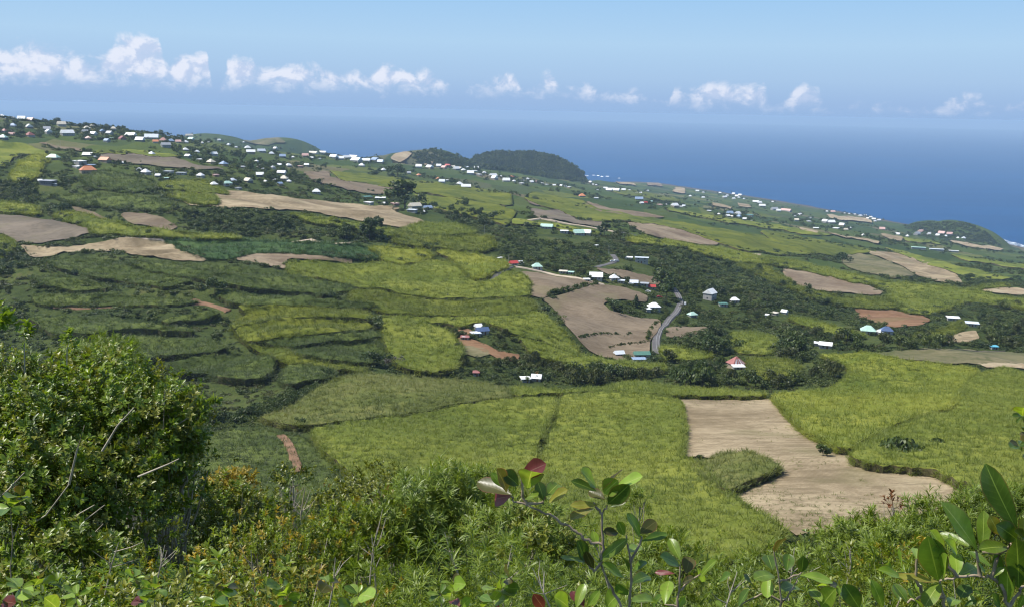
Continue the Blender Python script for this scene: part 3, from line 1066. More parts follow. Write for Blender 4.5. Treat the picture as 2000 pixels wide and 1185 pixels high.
CF = [
    # (class, polygon, where)
    ('grey', [(505, 815), (560, 800), (640, 745), (700, 728), (800, 735), (940, 745), (992, 760), (992, 774), (900, 786), (800, 808), (700, 817), (600, 830), (560, 828)], 'greyish green cane field above the gully, behind the nearest cane', {}),
    ('bright', [(602, 838), (700, 821), (800, 812), (900, 790), (1000, 778), (1085, 772), (1085, 800), (1070, 830), (1052, 862), (1046, 900), (1040, 1000), (950, 1010), (800, 985), (700, 935), (640, 885)], 'bright green near cane field left of the dark furrow', {}),
    ('bright', [(1095, 775), (1110, 768), (1200, 765), (1300, 772), (1333, 785), (1338, 830), (1332, 890), (1375, 905), (1415, 960), (1530, 1026), (1520, 1060), (1450, 1090), (1200, 1110), (1052, 1040), (1060, 900), (1078, 840), (1093, 810)], 'bright green near cane field between the dark furrow and the tan field', {}),
    ('grey', [(1345, 905), (1390, 896), (1420, 882), (1470, 880), (1520, 906), (1522, 914), (1470, 935), (1412, 958), (1390, 945)], 'tongue of greyish cane jutting into the tan field', {}),
    ('bright', [(1000, 755), (1100, 762), (1190, 755), (1240, 742), (1300, 753), (1400, 760), (1490, 766), (1492, 772), (1400, 772), (1320, 770), (1200, 763), (1100, 765), (1000, 772)], 'thin strip of cane along the top of the tan field', {}),
    ('yellow', [(1505, 770), (1560, 764), (1622, 760), (1665, 724), (1640, 705), (1597, 692), (1700, 688), (1750, 700), (1910, 718), (1908, 728), (1880, 752), (1868, 785), (1858, 795), (1790, 810), (1710, 845), (1655, 876), (1620, 866), (1560, 830)], 'yellow-green cane field rising to the right of the tan field', {}),
    ('bright', [(1918, 726), (1960, 715), (2000, 725), (2080, 730), (2090, 990), (2000, 985), (1895, 948), (1820, 914), (1700, 905), (1665, 893), (1660, 884), (1715, 852), (1795, 816), (1868, 800), (1880, 758), (1895, 742)], 'bright cane field at the right edge beyond the dark track', {}),
    ('mid', [(1455, 700), (1500, 697), (1535, 700), (1562, 716), (1556, 732), (1500, 742), (1458, 735), (1464, 715)], 'small green cane plot beside the red hipped roof', {}),
    ('bright', [(1430, 646), (1470, 648), (1512, 657), (1516, 680), (1500, 692), (1440, 688), (1425, 668)], 'bright grassy cane plot above the red hipped roof', {'h': 1.2}),
    ('bright', [(1550, 615), (1600, 625), (1640, 638), (1692, 655), (1660, 657), (1600, 645), (1560, 632), (1540, 621)], 'narrow bright cane strip below the orange field', {}),
    ('bright', [(1290, 672), (1330, 678), (1395, 690), (1380, 700), (1300, 704), (1290, 690)], 'small bright cane plot beside the road bend', {'h': 1.5}),
    # centre
    ('bright', [(1010, 655), (1060, 668), (1120, 690), (1180, 700), (1290, 712), (1300, 722), (1200, 722), (1130, 720), (1090, 707), (1040, 692)], 'bright cane band running down below the brown field', {}),
    ('bright', [(740, 615), (820, 618), (900, 618), (1020, 614), (1050, 604), (1100, 642), (1132, 688), (1120, 690), (1080, 677), (1060, 664), (1000, 650), (970, 635), (930, 628), (900, 638), (872, 632), (800, 627)], 'bright cane field above the farm with the rusty yard', {}),
    ('mid', [(690, 566), (735, 564), (785, 577), (860, 587), (960, 585), (1035, 580), (1048, 600), (1020, 612), (900, 616), (820, 615), (740, 608), (700, 598), (680, 585)], 'mid green cane terrace in the middle of the slope', {}),
    ('bright', [(563, 509), (600, 508), (690, 516), (745, 510), (790, 520), (850, 506), (878, 510), (905, 532), (930, 550), (960, 549), (985, 530), (1012, 530), (1040, 552), (1031, 560), (1035, 577), (960, 581), (860, 583), (780, 572), (735, 560), (700, 562), (640, 545), (600, 541), (562, 534)], 'large bright cane field on the middle slope', {}),
    ('yellow', [(852, 489), (880, 490), (940, 497), (985, 512), (988, 520), (965, 530), (942, 546), (925, 545), (905, 526), (880, 505)], 'cane field left of the red roof by the lane', {}),
    ('yellow', [(719, 482), (770, 482), (830, 489), (846, 502), (818, 512), (785, 516), (749, 510), (739, 496)], 'small rounded cane field on the middle slope', {}),
    ('dark', [(316, 469), (420, 469), (500, 471), (560, 473), (640, 475), (700, 479), (733, 486), (742, 504), (720, 508), (690, 505), (640, 500), (560, 494), (500, 494), (458, 505), (408, 507), (360, 490)], 'long dark bluish field of young cane', {'h': 1.2}),
    # terraces
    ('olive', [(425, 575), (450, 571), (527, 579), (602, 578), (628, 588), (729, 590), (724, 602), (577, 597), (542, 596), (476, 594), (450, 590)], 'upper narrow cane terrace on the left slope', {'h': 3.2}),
    ('mid', [(463, 596), (552, 595), (716, 607), (734, 622), (628, 618), (552, 619), (501, 628), (458, 643), (450, 632), (484, 612)], 'curving bright cane terrace, second on the left slope', {'h': 3.4}),
    ('mid', [(461, 642), (489, 630), (552, 620), (653, 623), (727, 632), (724, 643), (653, 648), (577, 656), (527, 662), (484, 668), (468, 657)], 'broad bright cane terrace, third on the left slope', {'h': 3.4}),
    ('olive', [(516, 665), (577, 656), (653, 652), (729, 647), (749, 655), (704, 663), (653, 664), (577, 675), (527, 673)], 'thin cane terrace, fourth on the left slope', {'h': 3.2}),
    ('mid', [(481, 670), (562, 682), (587, 698), (653, 710), (716, 717), (714, 724), (653, 721), (587, 709), (562, 710), (539, 700), (501, 684)], 'winding cane strip above the gully', {'h': 3.0}),
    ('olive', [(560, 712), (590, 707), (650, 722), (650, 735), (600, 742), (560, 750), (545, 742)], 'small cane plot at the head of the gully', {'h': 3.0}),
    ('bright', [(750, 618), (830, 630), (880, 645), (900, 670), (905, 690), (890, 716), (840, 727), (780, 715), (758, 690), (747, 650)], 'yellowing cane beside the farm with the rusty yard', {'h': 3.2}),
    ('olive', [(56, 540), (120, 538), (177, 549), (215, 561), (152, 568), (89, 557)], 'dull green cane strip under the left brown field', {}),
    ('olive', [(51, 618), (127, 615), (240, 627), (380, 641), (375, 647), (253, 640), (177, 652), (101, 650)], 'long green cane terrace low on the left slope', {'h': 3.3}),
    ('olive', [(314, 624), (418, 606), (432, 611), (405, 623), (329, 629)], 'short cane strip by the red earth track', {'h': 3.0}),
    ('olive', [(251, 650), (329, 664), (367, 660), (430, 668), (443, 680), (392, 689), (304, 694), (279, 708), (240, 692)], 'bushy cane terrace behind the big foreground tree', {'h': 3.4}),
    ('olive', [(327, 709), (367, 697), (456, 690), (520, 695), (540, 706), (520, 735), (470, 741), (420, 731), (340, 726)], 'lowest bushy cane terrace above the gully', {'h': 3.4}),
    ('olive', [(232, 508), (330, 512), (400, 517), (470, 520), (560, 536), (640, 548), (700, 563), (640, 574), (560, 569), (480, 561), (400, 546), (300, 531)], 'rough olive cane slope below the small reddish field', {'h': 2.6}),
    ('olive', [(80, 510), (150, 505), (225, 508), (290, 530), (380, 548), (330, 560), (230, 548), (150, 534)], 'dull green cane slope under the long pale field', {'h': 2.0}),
    ('bright', [(560, 416), (690, 433), (800, 452), (760, 462), (690, 446), (600, 433)], 'rough green cane strip under the long tan field', {}),
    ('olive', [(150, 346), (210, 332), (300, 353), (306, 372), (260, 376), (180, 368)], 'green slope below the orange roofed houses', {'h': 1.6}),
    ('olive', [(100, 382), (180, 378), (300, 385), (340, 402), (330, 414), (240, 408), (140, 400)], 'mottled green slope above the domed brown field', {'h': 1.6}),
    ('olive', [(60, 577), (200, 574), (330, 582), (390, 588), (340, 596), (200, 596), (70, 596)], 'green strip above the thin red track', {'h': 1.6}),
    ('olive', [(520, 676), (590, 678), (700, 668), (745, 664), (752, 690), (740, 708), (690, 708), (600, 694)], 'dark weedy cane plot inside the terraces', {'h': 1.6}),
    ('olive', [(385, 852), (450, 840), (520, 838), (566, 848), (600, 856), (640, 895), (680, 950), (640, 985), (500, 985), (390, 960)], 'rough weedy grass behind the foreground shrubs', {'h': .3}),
    # upper left
    ('bright', [(100, 420), (132, 410), (250, 440), (330, 450), (380, 456), (460, 459), (470, 466), (400, 466), (330, 463), (240, 458), (178, 455), (175, 445)], 'bright cane strip between two brown fields at left', {}),
    ('bright', [(0, 392), (40, 396), (78, 404), (76, 420), (0, 412), (-60, 408), (-60, 390)], 'small cane patch at the left edge', {}),
    ('bright', [(-60, 456), (0, 458), (24, 470), (30, 485), (12, 503), (-60, 515)], 'bright cane corner at the left edge below the brown field', {}),
    ('bright', [(0, 276), (43, 279), (109, 301), (101, 308), (51, 301), (23, 308), (12, 325), (-60, 330), (-60, 275)], 'cane slope at the left edge under the town', {}),
    ('yellow', [(45, 312), (60, 302), (100, 306), (84, 322), (75, 346), (40, 356), (18, 352), (25, 335)], 'yellow-green cane spur left of the mint roofed house', {}),
    ('bright', [(311, 355), (400, 350), (452, 380), (395, 376), (309, 368)], 'bright cane field left of the long tan field', {}),
    ('bright', [(327, 376), (418, 381), (425, 400), (380, 398), (337, 386)], 'small bright cane field at the tip of the long tan field', {}),
    ('mid', [(190, 292), (250, 296), (246, 302), (180, 299)], 'thin green cane strip under the hillside town', {}),
    ('bright', [(240, 290), (330, 300), (356, 308), (300, 305), (240, 297)], 'narrow cane strip beside the upper brown field', {}),
    ('mid', [(642, 332), (799, 350), (1000, 376), (1000, 404), (900, 388), (804, 372), (665, 352)], 'long mid green cane field right of the upper brown field', {}),
    ('mid', [(805, 377), (960, 396), (1010, 412), (995, 440), (940, 425), (880, 415), (820, 396)], 'mid green cane field behind the tall tree', {}),
    ('bright', [(830, 434), (900, 437), (930, 452), (880, 460), (800, 458), (770, 450)], 'rounded cane knoll at the end of the long tan field', {}),
    ('mid', [(770, 452), (880, 462), (960, 460), (970, 480), (940, 492), (850, 483), (770, 476)], 'bushy green cane slope above the small rounded field', {}),
    # right half
    ('mid', [(1040, 372), (1100, 385), (1140, 392), (1160, 404), (1230, 420), (1303, 430), (1400, 445), (1500, 462), (1560, 478), (1600, 492), (1560, 500), (1450, 488), (1408, 476), (1322, 444), (1210, 430), (1178, 432), (1135, 430), (1096, 411), (1060, 403), (1020, 385)], 'wide dark green cane slope in the middle distance', {}),
    ('yellow', [(1225, 461), (1263, 463), (1342, 476), (1402, 484), (1500, 503), (1500, 516), (1430, 510), (1380, 498), (1329, 484), (1228, 472)], 'thin yellow cane strip below the pinkish field', {}),
    ('bright', [(1000, 425), (1100, 440), (1175, 452), (1170, 460), (1100, 450), (1060, 440), (1000, 438)], 'bright cane strip behind the pale green barns', {}),
    ('bright', [(1480, 502), (1540, 505), (1640, 530), (1720, 548), (1800, 555), (1860, 560), (1930, 572), (2000, 587), (2080, 597), (2080, 640), (1990, 598), (1880, 588), (1868, 596), (1820, 614), (1770, 611), (1730, 580), (1742, 574), (1722, 560), (1640, 545), (1590, 532), (1500, 514)], 'broad bright cane slope at right', {}),
    ('mid', [(1430, 515), (1500, 520), (1560, 560), (1640, 580), (1720, 580), (1770, 600), (1700, 603), (1640, 597), (1580, 578), (1500, 545)], 'green cane band above the orange earth field', {}),
    ('mid', [(1480, 448), (1560, 460), (1640, 475), (1720, 490), (1640, 500), (1580, 495), (1510, 470)], 'dark green cane slope right of the pinkish field', {}),
    ('bright', [(1720, 480), (1800, 500), (1880, 520), (1990, 545), (1900, 545), (1850, 528), (1780, 505)], 'green cane slope above the tan field at right', {}),
    ('bright', [(1300, 405), (1400, 423), (1500, 436), (1590, 451), (1625, 458), (1600, 461), (1500, 445), (1400, 431), (1310, 412)], 'thin bright cane strip towards the coast', {}),
    ('bright', [(1758, 462), (1829, 472), (1840, 478), (1768, 470)], 'small bright cane field before the wooded headland', {}),
    ('bright', [(1854, 496), (1920, 505), (2000, 517), (2080, 528), (2080, 537), (1980, 522), (1880, 507)], 'bright cane strip right of the greenhouses', {}),
    ('bright', [(1920, 560), (1965, 552), (1972, 557), (1930, 563), (1890, 566)], 'small bright cane knoll by the cream field', {}),
    ('mid', [(1780, 655), (1850, 640), (1880, 625), (1885, 640), (1845, 665), (1800, 668)], 'green field on the knoll between the shed roofs', {'h': .6}),
    ('mid', [(1200, 366), (1240, 372), (1320, 386), (1330, 396), (1240, 384), (1180, 372)], 'dark green field behind the coastal houses', {}),
]
BF = [
    ('tan', [(1320, 773), (1400, 772), (1500, 776), (1560, 835), (1620, 870), (1645, 884), (1690, 900), (1760, 900), (1820, 916), (1895, 952), (1880, 990), (1700, 1030), (1560, 1050), (1528, 1030), (1413, 960), (1525, 918), (1470, 884), (1400, 897), (1336, 893), (1340, 830), (1336, 788)], 'large tan harvested field in the right foreground valley', dict(weeds=9000)),
    ('brown', [(1058, 586), (1070, 585), (1166, 556), (1230, 566), (1268, 580), (1262, 592), (1215, 587), (1178, 592), (1192, 610), (1250, 622), (1290, 626), (1290, 640), (1272, 665), (1268, 690), (1212, 708), (1190, 700), (1154, 692), (1118, 652), (1088, 614)], 'large brown harvested field left of the winding road', dict(weeds=2500)),
    ('brown', [(1012, 530), (1136, 549), (1166, 553), (1093, 574), (1070, 581), (1060, 586), (1036, 580), (1034, 562), (1040, 553)], 'brown harvested field under the row of hamlet houses', {}),
    ('grey', [(0, 421), (76, 429), (175, 445), (178, 456), (132, 469), (76, 477), (33, 476), (24, 468), (0, 456), (-60, 452), (-60, 418)], 'grey brown stubble field at the left edge', {}),
    ('tan', [(38, 480), (100, 485), (152, 483), (248, 466), (311, 470), (405, 508), (395, 513), (354, 511), (253, 498), (197, 492), (152, 495), (119, 494), (101, 504), (61, 505)], 'long pale brown field beside the dark young cane', {}),
    ('pink', [(456, 508), (483, 499), (534, 496), (585, 499), (648, 504), (689, 509), (687, 517), (628, 510), (562, 508), (557, 528), (501, 517)], 'small reddish tan field under the dark young cane', {}),
    ('tan', [(425, 372), (500, 379), (550, 386), (650, 397), (690, 401), (785, 407), (765, 414), (829, 433), (832, 446), (778, 447), (690, 431), (590, 413), (538, 412), (500, 408), (430, 408), (375, 403), (352, 393), (420, 401), (428, 396), (420, 382)], 'long tan harvested field across the upper left slope', {}),
    ('brown', [(588, 337), (642, 337), (644, 350), (776, 368), (773, 379), (723, 382), (675, 370), (614, 358)], 'brown field on the upper slope', {}),
    ('grey', [(182, 302), (278, 302), (337, 308), (380, 323), (443, 333), (375, 333), (278, 323), (228, 318)], 'brown field right of the orange roofed house', {}),
    ('brown', [(71, 280), (157, 292), (162, 299), (119, 292)], 'thin brown strip under the hillside town', {}),
    ('brown', [(243, 416), (316, 424), (349, 447), (329, 453), (253, 437), (236, 421)], 'domed brown field at left', {}),
    ('brown', [(137, 405), (180, 415), (215, 431), (200, 431), (150, 416)], 'narrow brown patch left of the domed field', {}),
    ('pink', [(1208, 433), (1321, 446), (1405, 476), (1402, 482), (1342, 476), (1263, 461), (1233, 443)], 'pinkish brown field in the middle distance', {}),
    ('brown', [(1139, 395), (1215, 413), (1253, 415), (1303, 429), (1228, 426), (1162, 418)], 'brown strip above the pinkish field', {}),
    ('grey', [(1033, 410), (1096, 413), (1134, 433), (1175, 435), (1175, 447), (1114, 435), (1043, 425)], 'dark brown field behind the pale green barns', {}),
    ('brown', [(1022, 388), (1058, 401), (1062, 405), (1035, 399)], 'small brown patch in the upper cane', {}),
    ('pink', [(1525, 526), (1600, 536), (1680, 553), (1725, 573), (1720, 578), (1670, 575), (1600, 569), (1560, 561), (1535, 546)], 'pinkish field with dark furrows on the right slope', {}),
    ('tan', [(1680, 489), (1760, 498), (1830, 521), (1870, 541), (1882, 556), (1830, 551), (1790, 540), (1760, 520), (1720, 505)], 'curved tan field on the right slope', {}),
    ('dull', [(1650, 492), (1720, 506), (1760, 522), (1790, 541), (1740, 545), (1690, 535), (1640, 515)], 'weedy fallow patch beside the curved tan field', {}),
    ('cream', [(1908, 568), (1960, 563), (2080, 571), (2080, 592), (2000, 581)], 'cream coloured bare field at the right edge', {}),
    ('orange', [(1665, 600), (1730, 605), (1790, 615), (1822, 625), (1800, 638), (1740, 641), (1710, 632), (1680, 626)], 'bare orange earth field at right', {}),
    ('tan', [(1840, 668), (1880, 650), (1905, 645), (1912, 660), (1900, 670), (1855, 671)], 'small brown plot below the shed roofs', {}),
    ('dull', [(1700, 692), (1800, 682), (1900, 685), (2060, 695), (2060, 712), (1905, 712), (1850, 712), (1770, 703)], 'dull fallow grass above the yellow-green cane', {}),
    ('cream', [(1905, 712), (1960, 709), (2060, 716), (2060, 726), (1980, 720), (1930, 720)], 'pale bare strip at the right edge of the cane', {}),
    ('tan', [(1606, 455), (1718, 473), (1715, 478), (1642, 463)], 'tan field towards the coast', {}),
    ('cream', [(1200, 357), (1240, 360), (1246, 364), (1215, 362)], 'small tan field near the shore left of the headland', {}),
    ('cream', [(1318, 367), (1338, 371), (1336, 381), (1312, 375)], 'tan field close to the shore', {}),
    ('tan', [(1440, 397), (1463, 402), (1468, 408), (1442, 403)], 'tan field by the shore houses', {}),
    ('pink', [(1265, 358), (1290, 362), (1295, 368), (1265, 364)], 'reddish patch by the shore', {}),
    ('cream', [(1615, 420), (1700, 430), (1700, 437), (1620, 428)], 'pale field above the shore at right', {}),
    ('tan', [(1395, 398), (1430, 405), (1425, 409), (1390, 404)], 'tan strip before the coastal houses', {}),
    ('cream', [(1560, 447), (1600, 452), (1600, 456), (1565, 452)], 'small cream patch before the coast', {}),
    ('tan', [(1720, 456), (1765, 466), (1762, 475), (1725, 463)], 'tan patch by the lone white house', {}),
    ('cream', [(1850, 470), (1900, 478), (1960, 488), (1950, 492), (1880, 482)], 'pale strip below the wooded headland', {}),
    ('orange', [(895, 660), (935, 668), (985, 690), (1015, 695), (1010, 705), (985, 708), (950, 690), (930, 682), (890, 672)], 'orange earth yard of the farm', {}),
    ('orange', [(875, 637), (920, 643), (930, 655), (905, 655)], 'orange earth beside the small blue shed', {}),
    ('dull', [(895, 678), (950, 680), (960, 692), (930, 700), (898, 690)], 'grassy plot below the farm', {}),
    ('brown', [(1160, 525), (1215, 530), (1290, 545), (1290, 560), (1240, 552), (1195, 540)], 'brown earth bank behind the hamlet', {}),
    ('brown', [(1305, 640), (1385, 640), (1380, 655), (1340, 662), (1300, 660)], 'brown plot right of the winding road', {}),
    ('cream', [(760, 312), (770, 302), (792, 297), (806, 302), (792, 312), (780, 319)], 'eroded tan slope on the far hill', {}),
    ('tan', [(824, 320), (842, 315), (845, 322), (828, 324)], 'tan patch low on the far hill', {}),
    ('dull', [(470, 278), (520, 272), (545, 272), (560, 280), (520, 286)], 'pale field on the far left hill', {}),
]
for k, poly, lab, kw in CF: cane(k, poly, lab, **kw)
for k, poly, lab, kw in BF: bare(k, poly, lab, **kw)
print('tufts', NT_TUFTS[0])

road_w = ribbon('road', [(1312, 560), (1322, 572), (1330, 588), (1325, 603), (1312, 618), (1298, 632), (1286, 648), (1281, 664), (1282, 680), (1287, 694)], 4.2, M['asphalt'], 'grey asphalt road winding down past the hamlet', .55, True)
ribbon('road', [(1160, 524), (1185, 517), (1205, 511), (1200, 503), (1195, 497)], 5.0, M['asphalt'], 'short grey road below the long house in the trees', .5)
ribbon('road', [(960, 551), (968, 541), (975, 533), (988, 525), (1000, 521)], 4.0, M['asphalt'], 'narrow lane between cane fields left of the red roof', .5)
ribbon('dirt_track', [(1000, 521), (1030, 525), (1070, 534), (1110, 542), (1150, 550), (1185, 557)], 4.5, M['pale_dirt'], 'pale dirt road along the row of hamlet houses', .6)
ribbon('dirt_track', [(244, 462), (270, 468), (330, 469), (420, 469), (520, 472), (620, 474), (700, 477)], 3.6, M['pale_dirt'], 'pale track along the dark young cane', .6)
ribbon('dirt_track', [(545, 850), (562, 862), (570, 882), (577, 900), (588, 930)], 2.2, M['dirt'], 'orange earth track behind the foreground shrubs', .75)
ribbon('dirt_track', [(606, 850), (640, 880), (680, 905), (700, 925)], 2.0, M['dirt'], 'reddish track along the edge of the near cane', .35)
ribbon('dirt_track', [(95, 600), (160, 600), (250, 600), (350, 598), (400, 592), (430, 603), (450, 610)], 3.0, M['dirt'], 'thin red earth track across the left slope', .45)
ribbon('dirt_track', [(375, 583), (400, 592), (425, 600), (450, 608)], 4.0, M['dirt'], 'red earth track junction on the left slope', .5)
ribbon('dirt_track', [(1545, 625), (1580, 634), (1630, 650)], 3.0, M['pale_dirt'], 'pale track under the narrow cane strip', .45)
ribbon('dirt_track', [(1000, 430), (1090, 434), (1200, 455), (1300, 470), (1420, 490), (1500, 500)], 5.0, M['pale_dirt'], 'pale road crossing the middle distance', 1.2)
#==PART3==
# ------------------------------------------------------------------ boxes and houses
def boxv(x0, x1, y0, y1, z0, z1):
    V = np.array([(x, y, z) for z in (z0, z1) for y in (y0, y1) for x in (x0, x1)], float)
    Q = np.array([(0, 2, 3, 1), (4, 5, 7, 6), (0, 1, 5, 4), (2, 6, 7, 3), (0, 4, 6, 2), (1, 3, 7, 5)])
    return V, Q


NOT = np.zeros((0, 3), int)


def boxes(name, lst, mat, parent=None):
    V, Q, T, _ = join([(*boxv(*b), NOT, 0) for b in lst])
    return obj(name, mesh_np(name, V, [Q]), mat, parent)


ROOFC = {'w': (.78, .78, .76), 'g': (.36, .37, .38), 'b': (.26, .34, .46), 'm': (.42, .60, .50), 'r': (.48, .07, .06), 'o': (.62, .25, .12), 'p': (.60, .38, .33),
         'y': (.62, .56, .44), 'd': (.10, .22, .17), 'c': (.12, .42, .55), 'n': (.08, .12, .22), 's': (.30, .12, .10), 'l': (.62, .66, .70)}
RNAME = {'w': 'white', 'g': 'grey', 'b': 'blue-grey', 'm': 'mint green', 'r': 'red', 'o': 'orange', 'p': 'pink', 'y': 'cream', 'd': 'dark green', 'c': 'bright blue', 'n': 'navy', 's': 'rusty red', 'l': 'pale grey'}
for k, c in ROOFC.items(): M['roof_' + k] = plain('roof ' + RNAME[k], c, 0.45, 0.4, 0.10, 0.6)
for k, c in {'w': (.34, .33, .31), 'y': (.30, .25, .18), 'p': (.30, .19, .15), 'g': (.17, .17, .165)}.items(): M['wall_' + k] = plain('painted wall ' + k, c, 0.85, 0.2, 0.10, 0.5)
M['glass'] = plain('dark window', (.03, .04, .05), 0.15, 0.6, 0.1)
M['door'] = plain('wooden door', (.16, .08, .04), 0.6, 0.3, 0.2)
M['wood'] = plain('grey weathered wood', (.20, .17, .14), 0.9, 0.2, 0.2, 4)
M['concrete'] = plain('concrete', (.42, .41, .39), 0.9, 0.2, 0.12, 0.8)


def roof_mesh(kind, w, d, hw, rh, ov=.5):
    X, Y = w / 2 + ov, d / 2 + ov
    z0 = hw - .12
    if kind == 'flat':
        V, Q = boxv(-X, X, -Y, Y, z0 + .1, z0 + .34); V[[6, 7, 2, 3], 2] += rh * .35
        return V, Q, NOT
    rx = X - (Y * .9 if kind == 'hip' else 0.0)
    if kind == 'pyr': rx = 0.02
    V = np.array([(-X, -Y, z0), (X, -Y, z0), (X, Y, z0), (-X, Y, z0), (-X, -Y, z0 + .14), (X, -Y, z0 + .14), (X, Y, z0 + .14), (-X, Y, z0 + .14), (-rx, 0, z0 + rh), (rx, 0, z0 + rh)])
    Q = np.array([(0, 3, 2, 1), (0, 1, 5, 4), (1, 2, 6, 5), (2, 3, 7, 6), (3, 0, 4, 7), (4, 5, 9, 8), (6, 7, 8, 9)])
    T = np.array([(5, 6, 9), (7, 4, 8)])
    return V, Q, T


H_ALL = []


def house(px, py, wpx, col, kind=None, wall='w', rot=None, storeys=1, name='house', dr=.78, big=None, label=None, cat='house', group=None, place=None, detail=None):
    p = cast(px, py + wpx * .12)[0]
    dist = math.hypot(p[0], p[1])
    w = wpx * dist / F * .74
    if big is None: big = w > 15
    if kind is None: kind = random.choice(['gable', 'gable', 'hip', 'hip', 'gable', 'flat']) if not big else 'gable'
    d = max(4.0, min(w * dr, 16)); hw = min(2.6, max(1.8, w * .34)) * storeys
    if big: hw = 4.0
    rh = {'gable': .46, 'hip': .48, 'flat': .16, 'pyr': .6}[kind] * d
    rz = random.uniform(-.9, .9) if rot is None else rot
    z = p[2]
    r = empty(name, (p[0], p[1], z - .05), rz)
    parts = []
    if kind in ('gable',):
        V, Q = boxv(-w / 2, w / 2, -d / 2, d / 2, -1.2, hw)
        # gable triangles
        V = np.concatenate([V, [(-w / 2 + .003, 0, hw + rh * .86), (w / 2 - .003, 0, hw + rh * .86)]])
        T = np.array([(4, 8, 6), (5, 7, 9)])
    else:
        V, Q = boxv(-w / 2, w / 2, -d / 2, d / 2, -1.2, hw); T = NOT
    obj('wall', mesh_np('wall', V, [Q, T]), M['wall_' + wall], r)
    V, Q, T = roof_mesh(kind, w, d, hw, rh)
    obj('roof', mesh_np('roof', V, [Q, T]), M['roof_' + col], r)
    if wpx >= 14 if detail is None else detail:
        nw = 2 if w < 9 else 3 if w < 14 else 4
        xs = np.linspace(-w / 2, w / 2, nw + 2)[1:-1]
        for i, x in enumerate(xs):
            if i == nw // 2 and not big:
                boxes('door', [(x - .45, x + .45, -d / 2 - .04, -d / 2 + .02, 0, 2.0)], M['door'], r)
            else:
                boxes('window', [(x - .45, x + .45, -d / 2 - .03, -d / 2 + .02, .95, 2.05)], M['glass'], r)
                if storeys > 1: boxes('window', [(x - .55, x + .55, -d / 2 - .03, -d / 2 + .02, .95 + 2.7, 2.05 + 2.7)], M['glass'], r)
        boxes('window', [(-w / 2 - .03, -w / 2 + .02, -.6, .6, .95, 2.05)], M['glass'], r)
    H_ALL.append(dict(o=r, px=px, py=py, w=wpx, col=col, kind=kind, place=place, label=label, storeys=storeys, big=big))
    tag(r, label, cat, group)
    return r


KWORD = {'gable': 'gabled', 'hip': 'hipped', 'flat': 'flat', 'pyr': 'pointed'}
ORD = ['leftmost', 'second', 'third', 'fourth', 'fifth', 'sixth', 'seventh', 'eighth', 'ninth', 'tenth', 'eleventh', 'twelfth']


def cluster(place, x0, y0, sc, items, default=None):
    for it in items:
        X, Y, W, c = it[:4]
        kd = it[4] if len(it) > 4 else None
        px, py, wp = x0 + X / sc, y0 + Y / sc, max(W / sc, 4.2)
        big = wp * 1.0 >= 19 if len(it) < 6 else it[5]
        house(px, py, wp, c, kd, wall=random.choice('wwwyg' if c != 'p' else 'wp'), place=place, big=None, dr=.6 if wp > 20 else .85)


A = (0, 180, 3.95)
cluster('in the hillside town at the left skyline', *A, [
    (15, 185, 40, 'w'), (90, 180, 35, 'g'), (165, 185, 65, 'w'), (235, 198, 60, 'p'), (100, 262, 55, 'b'), (225, 270, 65, 'w'), (35, 305, 50, 's'), (92, 332, 50, 'p'),
    (230, 335, 75, 's', 'hip'), (25, 355, 65, 'm', 'hip'), (375, 312, 80, 'w'), (362, 288, 60, 'g'), (475, 255, 70, 'y'), (535, 225, 35, 'w'), (590, 255, 40, 'g'),
    (520, 320, 110, 'w', 'gable'), (670, 282, 55, 'y', 'hip'), (710, 256, 55, 'y'), (655, 310, 50, 'g'), (720, 325, 55, 'w'), (790, 305, 50, 'b'), (845, 320, 55, 'g'), (875, 286, 50, 'y'),
    (680, 362, 50, 'p'), (825, 380, 50, 'b'), (865, 360, 45, 'm')])
cluster('in the middle of the long hillside town', *A, [
    (945, 362, 70, 's', 'gable'), (1010, 337, 95, 'w'), (1080, 372, 75, 'w'), (1170, 350, 125, 'l', 'gable'), (1200, 387, 50, 'o'), (1260, 375, 70, 's'), (1320, 380, 55, 'b'),
    (1375, 387, 50, 'p'), (1280, 415, 85, 'g'), (1430, 390, 50, 'w'), (1475, 366, 50, 'm'), (1430, 450, 50, 'w'), (1520, 466, 40, 'w'), (1450, 500, 50, 'w'), (1560, 395, 25, 'w'), (1610, 388, 14, 'w'),
    (1765, 410, 35, 'l'), (1820, 430, 25, 'w'), (1880, 390, 20, 'w'), (1910, 432, 55, 'w'), (1935, 466, 85, 'w', 'gable'), (1650, 482, 60, 'w'), (1170, 482, 50, 'l'), (1690, 372, 30, 'w'), (1460, 335, 70, 'y'),
    (1550, 524, 65, 'w', 'flat'), (1628, 545, 70, 'y'), (1725, 560, 70, 'b'), (1870, 582, 50, 'w', 'flat')])
cluster('on the knoll below the hillside town', *A, [
    (680, 488, 90, 'w', 'gable'), (745, 505, 45, 'l'), (810, 527, 105, 'o', 'gable'), (412, 514, 108, 'm', 'hip'), (615, 542, 125, 'w', 'flat'), (705, 570, 65, 'b', 'flat'), (680, 610, 140, 'o', 'hip'),
    (600, 578, 95, 'w', 'flat'), (310, 692, 35, 'w'), (375, 697, 130, 'g', 'flat'), (430, 717, 35, 'w'), (950, 552, 30, 'w')])
cluster('on the slope left of the long tan field', *A, [
    (1125, 625, 75, 'w'), (1075, 605, 50, 'g'), (1220, 650, 45, 'w'), (1300, 617, 90, 'g', 'flat'), (1400, 628, 90, 'g', 'flat'), (1285, 670, 40, 'm'), (1548, 652, 62, 'w'), (1665, 645, 50, 'p'),
    (1650, 720, 65, 'w'), (1755, 710, 85, 'm', 'hip'), (1795, 690, 60, 'l'), (1915, 690, 75, 'y', 'gable'), (1840, 745, 50, 'g', 'flat')])
Bq = (500, 230, 3.95)
